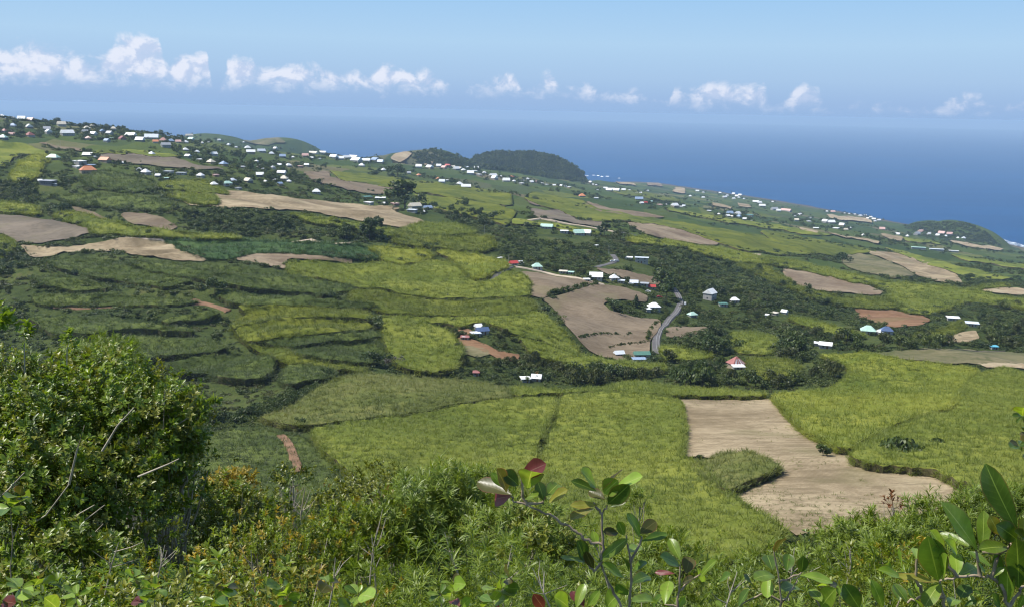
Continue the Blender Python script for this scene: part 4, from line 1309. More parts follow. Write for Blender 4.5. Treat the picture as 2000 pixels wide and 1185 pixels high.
cluster('in the white town strung below the sea', *Bq, [
    (40, 260, 80, 'l'), (120, 280, 50, 'l'), (150, 240, 40, 'w'), (205, 300, 60, 'b'), (285, 310, 30, 'w'), (380, 297, 60, 'p'), (430, 260, 150, 'y', 'gable'), (510, 266, 80, 'w', 'gable'),
    (600, 303, 80, 'w', 'gable'), (655, 318, 60, 'w'), (700, 308, 80, 'w', 'gable'), (750, 303, 110, 'w', 'gable'), (775, 326, 120, 'w', 'gable'), (850, 332, 80, 'w'), (920, 325, 90, 'b', 'gable'), (960, 345, 60, 'l'), (430, 315, 30, 'w'),
    (490, 320, 30, 'w'), (815, 370, 55, 'w'), (985, 405, 45, 'w')])
cluster('in the leafy hamlet on the upper slope', *Bq, [
    (30, 385, 45, 'w'), (60, 402, 30, 'l'), (180, 370, 40, 'w'), (250, 372, 55, 'w'), (198, 428, 82, 'w', 'gable'), (30, 448, 70, 'w', 'gable'), (215, 475, 75, 'y', 'hip'), (150, 490, 35, 'l'),
    (185, 515, 45, 'b'), (75, 500, 22, 'w'), (130, 390, 45, 'g'), (390, 370, 45, 'w'), (340, 378, 50, 'p'), (255, 497, 40, 'w'), (5, 340, 30, 'w')])
cluster('at the foot of the far forested hill', *Bq, [
    (1255, 447, 40, 'o'), (1180, 430, 40, 'g'), (1255, 380, 60, 'w'), (1340, 382, 80, 'w'), (1410, 375, 50, 'w'), (1450, 388, 50, 'p'), (1480, 376, 60, 'r'), (1545, 396, 60, 'w'), (1610, 380, 35, 'w'), (1635, 386, 30, 'l'),
    (1700, 392, 45, 'w'), (1600, 406, 40, 'w'), (1655, 428, 70, 'w'), (1720, 438, 50, 'w'), (1760, 426, 40, 'w'), (1520, 382, 40, 'y'), (1830, 447, 80, 'w'), (1840, 468, 60, 'w'), (1890, 455, 20, 'w'), (1930, 486, 70, 'w'), (1965, 460, 30, 'o'), (1690, 412, 40, 'w'), (1575, 392, 40, 'y')])
cluster('in the small group on the green upper slope', *Bq, [
    (1435, 495, 60, 'l'), (1480, 486, 40, 'w'), (1570, 515, 65, 'w'), (1620, 535, 95, 'w', 'gable'), (1405, 475, 45, 'o')])
cluster('by the tall tree ending the long tan field', *Bq, [
    (1225, 688, 125, 'y', 'gable'), (1325, 700, 85, 'b', 'gable'), (1205, 716, 95, 'l', 'flat'), (1360, 694, 40, 'w'), (1293, 733, 22, 'w'), (860, 612, 95, 'd', 'flat'), (870, 658, 90, 'w', 'flat'), (1072, 668, 70, 'p', 'flat'), (985, 668, 28, 'w')])
house(743, 387, 26, 'w', 'flat', storeys=1, rot=.05, label='plain white box building above the long tan field', group='houses at the end of the long tan field')
house(618, 376, 20, 'w', 'hip', rot=.2, label='lone white hipped house above the long tan field', group='houses above the long tan field')
Cq = (1000, 280, 3.95)
cluster('in the row at the foot of the dark forested hill', *Cq, [
    (10, 265, 22, 'r'), (15, 295, 30, 'w'), (75, 310, 45, 'w'), (85, 290, 25, 'w'), (120, 278, 30, 'w'), (150, 300, 40, 'w'), (190, 300, 25, 'p'), (230, 310, 35, 'w'), (265, 320, 35, 'w'), (325, 327, 30, 'w'), (380, 330, 30, 'w'), (410, 336, 25, 'w'), (440, 340, 38, 'w')])
cluster('on the shore right of the forested hill', 1000, 283, 3.95, [
    (570, 243, 50, 'w'), (630, 240, 30, 'w'), (665, 243, 30, 'w'), (695, 250, 30, 'w'), (735, 249, 32, 'w'), (825, 264, 25, 'w'), (605, 290, 30, 'w'), (625, 310, 20, 'w'), (650, 312, 20, 'w'), (720, 340, 40, 'w'), (750, 350, 60, 'w'),
    (800, 350, 80, 'w'), (860, 352, 40, 'w'), (905, 352, 20, 'w'), (660, 350, 20, 'w'), (955, 373, 28, 'w'), (990, 373, 28, 'w'), (1048, 357, 20, 'w')])
cluster('on the green terrace in the middle distance', *Cq, [
    (540, 406, 62, 'o', 'hip'), (650, 424, 42, 'w', 'flat'), (980, 430, 80, 'b', 'gable'), (1000, 465, 35, 'w'), (1030, 463, 35, 'r'), (1075, 452, 25, 'm'), (1140, 475, 50, 'p'), (1190, 475, 20, 'w'), (1255, 485, 65, 'w'), (1300, 490, 45, 'w'), (1325, 487, 30, 'l'),
    (1520, 523, 42, 'w'), (1595, 550, 27, 'w'), (1680, 545, 60, 'b'), (1740, 548, 60, 'w'), (1748, 566, 45, 'b'), (1665, 563, 38, 'w'), (1695, 568, 30, 'y'), (1830, 555, 72, 'd', 'flat'), (1795, 588, 38, 'w'), (1845, 600, 22, 'w')])
cluster('in the shore village right of centre', *Cq, [
    (1430, 370, 35, 'w'), (1475, 381, 25, 'w'), (1375, 410, 30, 'w'), (1475, 420, 30, 'w'), (1605, 386, 25, 'w'), (1640, 416, 50, 'w'), (1710, 392, 30, 'w'), (1735, 410, 35, 'w'), (1710, 430, 30, 'w'), (1760, 400, 40, 'w'), (1790, 430, 22, 'l'),
    (1880, 452, 60, 'w'), (1910, 460, 40, 'w'), (1930, 483, 60, 'w'), (1660, 405, 25, 'w'), (1750, 420, 24, 'w')])
Dq = (1500, 330, 3.95)
cluster('in the coastal village before the headland', *Dq, [
    (50, 310, 70, 'g'), (140, 315, 110, 'p', 'gable'), (80, 325, 40, 'w'), (35, 256, 20, 'w'), (210, 366, 22, 'w'), (235, 355, 30, 'w'), (250, 350, 22, 'w'), (325, 378, 24, 'w'), (315, 406, 38, 'w'), (220, 396, 40, 'y'), (370, 457, 52, 'w'), (440, 407, 50, 'w'),
    (490, 413, 60, 'w'), (525, 457, 54, 'w'), (570, 436, 50, 'w'), (600, 471, 36, 'y'), (635, 460, 26, 'w')])
cluster('in the last village along the shore', *Dq, [
    (455, 331, 20, 'w'), (500, 333, 40, 'p'), (590, 344, 18, 'w'), (625, 349, 18, 'w'), (670, 353, 20, 'w'), (710, 364, 38, 'w'), (750, 361, 22, 'w'), (790, 376, 30, 'w'), (770, 384, 25, 'w'), (815, 391, 35, 'w'), (825, 406, 25, 'w'), (855, 399, 32, 'w')])
cluster('below the wooded headland', *Dq, [
    (735, 513, 27, 'w'), (1000, 505, 38, 'w'), (1075, 520, 27, 'w'), (1245, 504, 40, 'w'), (1310, 513, 36, 'w'), (1370, 521, 30, 'l'), (1465, 534, 30, 'w'), (1510, 536, 36, 'l'), (1340, 496, 60, 'p'), (1180, 484, 60, 'p'), (1150, 501, 60, 'g'), (1400, 505, 50, 'p'), (880, 466, 50, 'p')])
for (X, Y, W, c, lab) in [(1160, 603, 130, 'm', 'long mint green greenhouse in the fields before the headland'), (1300, 616, 130, 'l', 'long grey greenhouse, middle of the three before the headland'), (1430, 633, 90, 'w', 'long whitish greenhouse, rightmost of the three before the headland')]:
    house(1500 + X / 3.95, 330 + Y / 3.95, W / 3.95, c, 'flat', rot=-.25, name='greenhouse', dr=.25, label=lab, cat='greenhouse', group='greenhouses', detail=False)

HM = 'houses of the hamlet along the dirt road'
house(1003, 516, 19, 'r', 'gable', rot=.5, label='red roofed white house where the lane meets the dirt road', group=HM)
house(1016, 516, 10, 'w', 'gable', label='small white house just right of the red roofed one', group=HM)
house(976, 507, 6, 'w', 'flat', name='shed', cat='shed', label='tiny white shed left of the red roofed house', group='small sheds')
house(1049, 523, 25, 'm', 'hip', rot=.15, label='pale green hipped house second along the dirt road', group=HM)
house(1100, 532, 20, 'y', 'flat', rot=-.2, label='low cream roof half hidden in trees on the dirt road', group=HM)
house(1115, 534, 14, 'm', 'flat', rot=-.2, label='small pale roof half hidden in trees on the dirt road', group=HM)
house(1164, 542, 33, 'w', 'gable', rot=-.08, label='broad white gabled house at the bend of the dirt road', group=HM)
house(1146, 548, 14, 'w', 'flat', rot=.2, name='shed', cat='shed', label='low white lean-to left of the broad white house', group='small sheds')
house(1199, 545, 22, 'w', 'pyr', rot=.3, label='white pointed roof house right of the broad white house', group=HM)
house(1213, 550, 17, 'l', 'flat', rot=-.2, label='low pale annex beside the white pointed roof', group=HM)
house(1238, 554, 20, 'l', 'gable', rot=-.1, label='pale roofed house with dark walls above the brown field', wall='g', group=HM)
house(1258, 556, 22, 'g', 'flat', rot=-.2, name='shed', cat='shed', label='long low grey shed left of the red roofed shed', group='small sheds')
house(1273, 562, 17, 'r', 'gable', rot=.05, label='small white house with a red roof by the big dark tree', group=HM)
house(1277, 601, 30, 'w', 'hip', rot=.1, label='white house with cross roof beside the winding road', group=HM)
house(1265, 606, 12, 'w', 'flat', rot=.3, name='shed', cat='shed', label='low white annex of the house beside the winding road', group='small sheds')
house(1253, 510, 34, 'l', 'flat', rot=-.15, dr=.35, storeys=2, label='long grey-white two storey house among dark trees', group=HM)
house(1228, 505, 18, 'w', 'flat', rot=-.15, label='white house left end of the long building in the trees', group=HM)
house(1352, 616, 21, 'm', 'hip', rot=.4, label='pale mint hipped house right of the winding road', group='houses right of the winding road')
house(1386, 581, 28, 'w', 'gable', rot=.9, dr=.9, storeys=2, label='tall white gabled house above the winding road', group='houses right of the winding road')
house(1434, 588, 21, 'w', 'hip', rot=.2, label='white hipped house among the trees', group='houses right of the winding road')
house(1412, 595, 20, 'd', 'flat', rot=.1, label='low dark green roofed house among the trees', group='houses right of the winding road')
house(1498, 618, 7, 'w', 'flat', name='shed', cat='shed', label='tiny white shed in the wood left of the narrow cane strip', group='small sheds')
house(1513, 613, 15, 'y', 'flat', label='cream shed at the end of the narrow cane strip', name='shed', cat='shed', group='small sheds')
house(1532, 611, 13, 'w', 'gable', label='small white gabled house at the end of the narrow cane strip', group='houses right of the winding road')
house(1209, 692, 23, 'l', 'gable', rot=.25, label='pale grey house left of the green roof by the road', group='houses at the foot of the road')
hg = house(1253, 694, 40, 'd', 'gable', rot=.12, dr=.45, label='long white house with a green roof at the foot of the road', group='houses at the foot of the road')
house(1248, 704, 34, 'b', 'flat', rot=.12, dr=.3, label='low pale blue lean-to roof before the green roofed house', name='shed', cat='shed', group='small sheds')
house(942, 648, 30, 'n', 'gable', rot=.4, dr=.7, label='dark blue roofed farmhouse in the orange earth yard', group='farm buildings')
house(929, 653, 22, 'l', 'flat', rot=.4, label='low pale iron roof joined to the blue farmhouse', group='farm buildings')
house(934, 641, 15, 'w', 'gable', rot=.4, label='small white ridge behind the blue farmhouse', group='farm buildings')
house(881, 633, 11, 'b', 'flat', rot=.3, name='shed', cat='shed', label='small blue-grey shed at the left end of the orange yard', group='small sheds')
house(908, 661, 20, 's', 'flat', rot=.0, name='shed', cat='shed', label='low rusty open shed left of the blue farmhouse', group='small sheds')
house(1026, 742, 22, 'w', 'flat', rot=.2, name='shed', cat='shed', label='low white iron roofed shed behind the near cane', group='small sheds')
house(1048, 740, 24, 'w', 'gable', rot=-.2, name='shed', cat='shed', label='white shed with a rusty patch behind the near cane', group='small sheds')
house(1046, 734, 8, 'o', 'flat', rot=-.2, name='shed', cat='shed', label='small orange roofed lean-to behind the white sheds', group='small sheds')
house(930, 731, 14, 's', 'flat', rot=0, name='shed', cat='shed', label='small dark rusty hut in the scrub', group='small sheds')
house(1612, 676, 30, 'w', 'gable', rot=-.4, dr=.45, label='long white building above the yellow-green cane', group='houses on the right slope')
house(1596, 673, 13, 'w', 'flat', rot=-.3, label='small white roof at the left of the long white building', group='houses on the right slope')
house(1695, 647, 34, 'm', 'hip', rot=-.25, label='mint green hipped house above the dark wood', group='houses on the right slope')
house(1731, 648, 28, 'n', 'hip', rot=-.2, label='navy roofed house right of the mint green one', group='houses on the right slope')
house(1720, 650, 16, 'w', 'gable', rot=.3, label='small white roof between the mint and the navy houses', group='houses on the right slope')
house(1861, 622, 28, 'w', 'flat', rot=-.2, label='white flat roofed shed on the right ridge', name='shed', cat='shed', group='small sheds')
house(1898, 633, 28, 'l', 'flat', rot=-.3, label='pale flat roofed shed, rightmost on the ridge', name='shed', cat='shed', group='small sheds')
house(1941, 679, 16, 'c', 'flat', rot=0, label='small bright blue roofed hut by the low stone wall', name='hut', cat='hut')
house(1068, 443, 31, 'm', 'gable', rot=-.25, dr=.5, name='barn', cat='barn', label='big pale green barn, left of three in a row', group='barns')
house(1102, 453, 20, 'w', 'flat', rot=-.1, name='barn', cat='barn', label='plain white barn, middle of three in a row', group='barns')
house(1130, 456, 26, 'm', 'gable', rot=.3, name='barn', cat='barn', label='pale green barn, right of three in a row', group='barns')
house(1145, 456, 24, 'w', 'gable', rot=-.3, name='barn', cat='barn', label='white barn behind the right pale green barn', group='barns')
house(1164, 482, 7, 'w', 'flat', name='water_tank', cat='water tank', label='small white tank in the dark scrub', detail=False)

# cottage with the rusty hipped roof and its bright annex
p = cast(1437, 718)[0]
r = empty('house', (p[0], p[1], p[2] - .1), .35)
tag(r, 'cottage with a steep rusty red and grey patched hipped roof', 'house', 'houses on the right slope')
boxes('wall', [(-3.8, 3.8, -3.2, 3.2, -1, 2.9)], M['wall_y'], r)
V, Q, T = roof_mesh('pyr', 7.6, 6.4, 2.9, 4.0)
rf = obj('roof', mesh_np('roof', V, [Q, T]), M['roof_s'], r)
for (x0, x1, mt) in ((-2.9, -2.1, 'roof_l'), (-.9, -.2, 'roof_g'), (1.0, 1.7, 'roof_l'), (2.6, 3.2, 'roof_g')):
    za, zb = 2.95, 6.7
    k = .38
    VV = np.array([(x0, -3.66, za), (x1, -3.66, za), (x1 * k, -3.66 * k, za + (zb - za) * (1 - k)), (x0 * k, -3.66 * k, za + (zb - za) * (1 - k))]) + np.array([0, -.05, .09])
    obj('roof_sheet', mesh_np('roof_sheet', VV, [np.array([(0, 1, 2, 3)])]), M[mt], rf)
for x in (-2.4, 2.2): boxes('window', [(x - .5, x + .5, -3.24, -3.18, .9, 2.0)], M['glass'], r)
boxes('door', [(-.5, .5, -3.24, -3.18, 0, 2.0)], M['door'], r)
house(1442, 718, 29, 'w', 'flat', rot=.1, dr=.5, label='white flat roofed house in front of the rusty hipped cottage', group='houses on the right slope')

# ordinal labels for the cluster houses
from collections import defaultdict
by = defaultdict(list)
for h_ in H_ALL:
    if h_['label']: continue
    sz = 'long' if h_['w'] > 18 else ''
    if h_['w'] < 9:
        lb = f"small {RNAME[h_['col']]} roofed house {h_['place']}"
    else:
        lb = f"{sz} {RNAME[h_['col']]} {KWORD[h_['kind']]} roofed house {h_['place']}".strip()
    by[lb].append(h_)
    h_['o']['group'] = 'houses ' + h_['place']
for lb, ls in by.items():
    ls.sort(key=lambda q: q['px'])
    for i, h_ in enumerate(ls):
        if len(ls) == 1: h_['o']['label'] = lb
        else:
            pre = 'leftmost' if i == 0 else ('rightmost' if i == len(ls) - 1 else (ORD[i] + '-from-left' if i < 12 else None))
            if pre is None:
                j = len(ls) - 1 - i
                pre = ORD[j] + '-from-right' if 0 < j < 12 else 'inner'
            h_['o']['label'] = f"{pre} {lb}"

# ------------------------------------------------------------------ cars, poles, wall
M['car_w'] = plain('white car paint', (.75, .75, .74), 0.25, 0.6, 0.03)
M['car_r'] = plain('red car paint', (.40, .02, .02), 0.3, 0.6, 0.05)
M['rubber'] = plain('tyre rubber', (.02, .02, .02), 0.8, 0.2, 0.1)


def car(px, py, mt, rz, label, van=False, name='car', cat='car'):
    p = cast(px, py)[0]
    r = empty(name, (p[0], p[1], p[2] + .75), rz)
    tag(r, label, cat, 'vehicles')
    h = 2.0 if van else 1.42
    prof = [(-2.1, .35), (-2.15, .8), (-1.95, h * .62 if not van else h), (1.0 if van else -1.3, h), (1.35 if van else .5, h * (.97)), (1.7 if van else 1.1, h * .62), (2.1, h * .55), (2.15, .35)]
    V = []
    for y in (-.85, .85):
        for x, z in prof: V.append((x, y * (.86 if z > .9 else 1), z))
    n = len(prof)
    Q = [(i, (i + 1) % n, n + (i + 1) % n, n + i) for i in range(n)]
    Tt = [(0, i + 1, i) for i in range(1, n - 1)] + [(n, n + i, n + i + 1) for i in range(1, n - 1)]
    obj('body', mesh_np('body', V, [np.array(Q)[:, ::-1], np.array(Tt)]), M[mt], r)
    for sx in (-.87, .87):
        boxes('window', [(-1.4, .6, min(sx, sx * .9), max(sx, sx * .9), h * .66, h * .92)], M['glass'], r)
    for x in (-1.35, 1.35):
        for y in (-.8, .8):
            V, Q = tube([(x, y - .1, .32), (x, y + .1, .32)], [.32, .32], 10)
            VV = np.concatenate([V, [(x, y - .1, .32), (x, y + .1, .32)]])
            Tt = [(20, (i + 1) % 10, i) for i in range(10)] + [(21, 10 + i, 10 + (i + 1) % 10) for i in range(10)]
            obj('wheel', mesh_np('wheel', VV, [Q, np.array(Tt)]), M['rubber'], r)


car(1338, 597, 'car_w', 1.35, 'white van parked beside the winding road', True, 'van', 'van')
car(1288, 583, 'car_r', .1, 'red car parked by the big dark tree')
car(1266, 572, 'car_w', -.4, 'white car below the small red roofed house')
car(1196, 513, 'car_w', .1, 'white car on the short road below the long house')
car(1203, 512, 'car_w', .3, 'second white car on the short road, nearer the trees')
car(1232, 557, 'car_w', -.2, 'white pickup parked before the pale roofed house')
car(907, 664, 'car_w', 0, 'white car under the rusty shed in the farm yard')
car(1147, 549, 'car_w', .2, 'white car parked left of the broad white house')

for px_, py_, h_, lab in [(993, 517, 7.5, 'white utility pole beside the red roofed house'), (298, 345, 11, 'tall pole on the slope left of the long tan field, left of the pair'), (302, 345, 11, 'tall pole on the slope left of the long tan field, right of the pair'),
                     (1189, 497, 8, 'utility pole at the top of the short road'), (946, 457, 9, 'utility pole beside the dark hedge trees'), (928, 617, 5, 'slim pole standing in the cane above the farm'), (118, 287, 9, 'thin pole under the hillside town')]:
    p = cast(px_, py_)[0]
    r = empty('utility_pole', p)
    tag(r, lab, 'utility pole', 'utility poles')
    V, Q = tube([(0, 0, -.5), (0, 0, h_)], [.16, .11], 6); obj('pole', mesh_np('pole', V, [Q]), M['concrete'], r)
    boxes('crossarm', [(-.8, .8, -.06, .06, h_ - .6, h_ - .45)], M['concrete'], r)
# low stone wall at right
a = cast(1862, 684)[0]; b_ = cast(1962, 688)[0]
n = 24
pts = [a + (b_ - a) * i / n for i in range(n + 1)]
wl = [];
V = []; Q = []
for i, q in enumerate(pts):
    z = float(height(q[0], q[1]))
    for dy, dz in ((-.3, -.4), (-.25, 1.3 + .1 * random.random()), (.25, 1.3 + .1 * random.random()), (.3, -.4)): V.append((q[0], q[1] + dy, z + dz))
for i in range(n):
    for k in range(3): Q.append((i * 4 + k, i * 4 + 4 + k, i * 4 + 5 + k, i * 4 + 1 + k))
o = obj('stone_wall', mesh_np('stone_wall', V, [np.array(Q)]), M['wood'])
tag(o, 'low dark stone wall beside the bright blue hut', 'wall')

# ------------------------------------------------------------------ trees
def px_sample(poly, n):
    poly = np.asarray(poly, float)
    lo, hi = poly.min(0), poly.max(0)
    out = np.zeros((0, 2))
    while len(out) < n:
        q = rng.uniform(lo, hi, (n * 3, 2)); q = q[inpoly(q[:, 0], q[:, 1], poly)]
        out = np.concatenate([out, q])
    return out[:n]


HP = np.array([(h_['px'], h_['py'], h_['w']) for h_ in H_ALL] + [(1437, 712, 34)])


def clear_of_houses(q, below=1.0):
    """drop points that would stand in front of a house"""
    keep = np.ones(len(q), bool)
    for x, y, w_ in HP:
        keep &= ~((np.abs(q[:, 0] - x) < w_ * .62) & (q[:, 1] > y - w_ * .15) & (q[:, 1] < y + w_ * .8 * below + 4))
    for poly in ROUGH:
        keep &= ~inpoly(q[:, 0], q[:, 1], poly)
    return q[keep]


WOODS = [
    # poly, number, kinds, (hmin,hmax), label, group, extra stuff bushes
    ([(1190, 475), (1240, 482), (1330, 497), (1400, 507), (1470, 522), (1530, 547), (1600, 577), (1660, 603), (1680, 628), (1640, 628), (1600, 625), (1540, 610), (1480, 605), (1420, 592), (1370, 570), (1330, 575), (1300, 575), (1288, 555), (1285, 522), (1222, 517), (1190, 503)],
     62, ['round_dark', 'round_green', 'low_dark', 'round_dark'], (6, 10), 'rounded dark tree in the wood belt beyond the winding road', 'trees of the wood belt beyond the road', 300),
    ([(1090, 722), (1180, 724), (1290, 728), (1300, 705), (1400, 708), (1425, 728), (1540, 745), (1600, 737), (1648, 722), (1625, 753), (1500, 762), (1380, 757), (1290, 750), (1190, 750), (1110, 750)],
     40, ['plume_olive', 'round_olive', 'round_green', 'plume_dark', 'round_dark'], (5, 9), 'bushy tree in the hedge line behind the tan field', 'trees of the hedge behind the tan field', 90),
    ([(1520, 655), (1560, 645), (1600, 655), (1640, 665), (1700, 668), (1770, 658), (1840, 668), (1850, 680), (1820, 688), (1700, 688), (1640, 686), (1560, 712), (1530, 695)],
     26, ['round_dark', 'round_green', 'round_olive'], (6, 10), 'dark tree in the wood above the yellow-green cane', 'trees above the yellow-green cane', 120),
    ([(1540, 640), (1600, 648), (1680, 660), (1670, 668), (1560, 655)], 8, ['low_dark', 'round_green'], (4, 7), 'tree below the narrow cane strip', 'trees below the narrow cane strip', 60),
    ([(1905, 650), (1920, 605), (1890, 592), (1990, 600), (2060, 620), (2060, 700), (1970, 690), (1930, 675)],
     20, ['round_green', 'round_olive', 'round_dark', 'plume_olive'], (6, 11), 'leafy tree at the right edge beside the blue hut', 'trees at the right edge', 120),
    ([(1310, 660), (1380, 655), (1425, 650), (1436, 680), (1430, 695), (1380, 690), (1320, 680)],
     12, ['round_dark', 'low_dark', 'round_green'], (6, 9), 'dark rounded tree between the winding road and the cottage', 'trees between road and cottage', 60),
    ([(1335, 590), (1370, 585), (1480, 605), (1540, 615), (1530, 640), (1500, 650), (1430, 645), (1400, 640), (1330, 640), (1318, 625), (1335, 608)],
     30, ['round_dark', 'low_dark', 'round_green', 'low_olive'], (4, 8), 'garden tree among the houses right of the winding road', 'garden trees right of the road', 160),
    ([(1180, 588), (1225, 585), (1260, 612), (1305, 600), (1312, 618), (1285, 622), (1225, 612)], 10, ['low_green', 'round_dark'], (3, 5), 'garden tree beside the cross roofed house', 'garden trees beside the road', 40),
    ([(975, 458), (1060, 462), (1110, 467), (1180, 487), (1188, 508), (1150, 522), (1050, 512), (975, 505)],
     18, ['low_dark', 'round_dark', 'low_green'], (4, 7), 'dark low tree on the scrubby bank above the hamlet', 'trees on the bank above the hamlet', 300),
    ([(1020, 515), (1060, 527), (1130, 540), (1150, 535), (1100, 520)], 8, ['low_green', 'plume_olive', 'round_green'], (4, 6), 'garden tree along the dirt road', 'garden trees along the dirt road', 30),
    ([(345, 417), (420, 412), (520, 427), (590, 432), (600, 455), (500, 462), (380, 452)], 22, ['round_dark', 'low_dark'], (5, 8), 'dark tree in the thicket under the long tan field', 'trees of the left thicket', 260),
    ([(655, 455), (700, 445), (720, 432), (745, 445), (768, 475), (700, 474), (665, 472)], 12, ['round_dark', 'tall_dark'], (7, 12), 'dark tree in the clump left of the cane knoll', 'trees of the centre clump', 60),
    ([(0, 358), (40, 352), (75, 362), (85, 380), (70, 402), (30, 395), (0, 388), (-40, 380)], 14, ['round_dark', 'low_dark'], (7, 11), 'dark tree in the round thicket at the left edge', 'trees of the left edge thicket', 60),
    ([(0, 480), (25, 480), (60, 500), (50, 522), (0, 540), (-40, 520)], 8, ['round_dark', 'low_dark'], (7, 10), 'dark round tree at the left edge beside the pale field', 'trees at the left edge beside the pale field', 40),
    ([(0, 225), (110, 226), (240, 245), (350, 268), (420, 285), (560, 310), (640, 330), (600, 352), (560, 350), (500, 335), (430, 318), (330, 295), (200, 275), (60, 272), (0, 268)],
     60, ['round_dark', 'low_dark', 'round_green'], (7, 13), 'dark tree between the houses of the hillside town', 'trees in the hillside town', 1500),
    ([(560, 335), (590, 350), (585, 362), (530, 365), (510, 350)], 8, ['round_dark'], (7, 10), 'dark tree at the right of the leafy hamlet', 'trees of the leafy hamlet', 30),
    ([(600, 300), (760, 325), (800, 345), (740, 345), (640, 325)], 18, ['round_dark', 'low_dark'], (8, 13), 'dark tree below the white factory roofs', 'trees below the white roofs', 160),
    ([(850, 410), (900, 400), (950, 425), (955, 448), (900, 445), (870, 425)], 16, ['round_dark', 'tall_dark', 'round_green'], (7, 11), 'dark tree in the hedge right of the tall tree', 'trees right of the tall tree', 60),
    ([(500, 385), (600, 392), (700, 402), (690, 396), (600, 380), (520, 372)], 10, ['low_green', 'low_dark'], (3, 6), 'low bush along the top of the long tan field', 'bushes above the long tan field', 90),
    ([(400, 822), (460, 812), (500, 800), (600, 760), (655, 730), (640, 748), (570, 795), (500, 818), (480, 828), (420, 830)], 24, ['round_dark', 'low_dark', 'low_green'], (4, 7), 'dark tree in the gully left of the near cane', 'trees of the gully', 260),
    ([(860, 640), (980, 640), (1030, 700), (1070, 700), (1090, 720), (1060, 735), (960, 720), (900, 715)], 14, ['low_green', 'low_dark', 'round_olive', 'plume_olive'], (3, 6), 'bushy tree in the scrub below the farm', 'trees below the farm', 160),
    ([(960, 700), (1000, 710), (1020, 725), (1100, 740), (1190, 742), (1100, 715), (1040, 705)], 12, ['plume_olive', 'round_olive', 'low_olive'], (4, 7), 'yellow-green bamboo clump behind the near cane', 'bamboo clumps behind the near cane', 60),
    ([(1680, 630), (1740, 645), (1830, 640), (1830, 650), (1760, 655), (1700, 640)], 8, ['low_dark', 'round_green'], (4, 6), 'dark bush along the orange earth field', 'bushes along the orange field', 60),
    ([(1880, 540), (1920, 525), (1985, 540), (2000, 550), (1900, 560)], 10, ['round_dark', 'low_dark'], (6, 9), 'dark tree above the cream field at the right edge', 'trees above the cream field', 60),
    ([(1370, 440), (1480, 425), (1700, 455), (1720, 470), (1600, 462), (1480, 448)], 10, ['low_dark', 'round_dark'], (7, 10), 'dark tree on the slope towards the coast', 'trees towards the coast', 120),
]
for poly, n, kinds, (h0, h1), lab, grp, extra in WOODS:
    q = px_sample(poly, n * 2); q = clear_of_houses(q)[:n]
    if len(q):
        W = cast(q[:, 0], q[:, 1])
        for p in W:
            kd = kinds[int(rng.integers(len(kinds)))]
            h = rng.uniform(h0, h1) * (1.0 if not kd.startswith('low') else .8)
            nm = 'bush' if kd.startswith('low') else ('bamboo' if 'plume' in kd else 'tree')
            tree(kd, (p[0], p[1], p[2] - .2), h, rng.uniform(.85, 1.2), nm, lab, 'tree', grp)
    if extra:
        q = clear_of_houses(px_sample(poly, extra)); W = cast(q[:, 0], q[:, 1])
        s = rng.uniform(.5, 1.0, len(W)) * h0 * .85
        so_ = scatter('undergrowth', 'scrub_dark' if 'dark' in lab else 'scrub_green', W - np.array([0, 0, .3]), zrot(len(W), .08), np.column_stack([s * 1.25, s * 1.25, s]))
        tag(so_, 'dense undergrowth round the ' + grp, 'undergrowth')

# garden shrubs round the houses
gp = []
for h_ in H_ALL:
    k = 7 if h_['w'] < 14 else 9
    for _ in range(k):
        sx = random.choice((-1, 1))
        if random.random() < .45: gp.append((h_['px'] + sx * h_['w'] * random.uniform(.55, 1.25), h_['py'] + h_['w'] * random.uniform(-.25, .28)))
        else: gp.append((h_['px'] + h_['w'] * random.uniform(-.9, .9), h_['py'] - h_['w'] * random.uniform(.05, .35)))
gp = np.array(gp); kk = np.ones(len(gp), bool)
for poly in ROUGH: kk &= ~inpoly(gp[:, 0], gp[:, 1], poly)
W = cast(gp[kk][:, 0], gp[kk][:, 1])
s = rng.uniform(3.0, 5.6, len(W)) * np.clip(W[:, 1] / 1100, .75, 1.6)
tag(scatter('garden_shrubs', 'scrub_dark', W - np.array([0, 0, .3]), zrot(len(W), .08), np.column_stack([s * 1.2, s * 1.2, s])), 'dark garden shrubs and hedges round the scattered houses', 'shrubs')


def hedge(pts, n, h, label, pn='scrub_green'):
    pts = np.array(pts, float); t_ = rng.uniform(0, len(pts) - 1.001, n); i = t_.astype(int); f = (t_ - i)[:, None]
    q = pts[i] * (1 - f) + pts[i + 1] * f + rng.normal(0, .8, (n, 2))
    W = cast(q[:, 0], q[:, 1]); s = rng.uniform(.8, 1.2, n) * h
    tag(scatter('hedge', pn, W - np.array([0, 0, .2]), zrot(n, .1), s), label, 'hedge', 'hedges between fields')


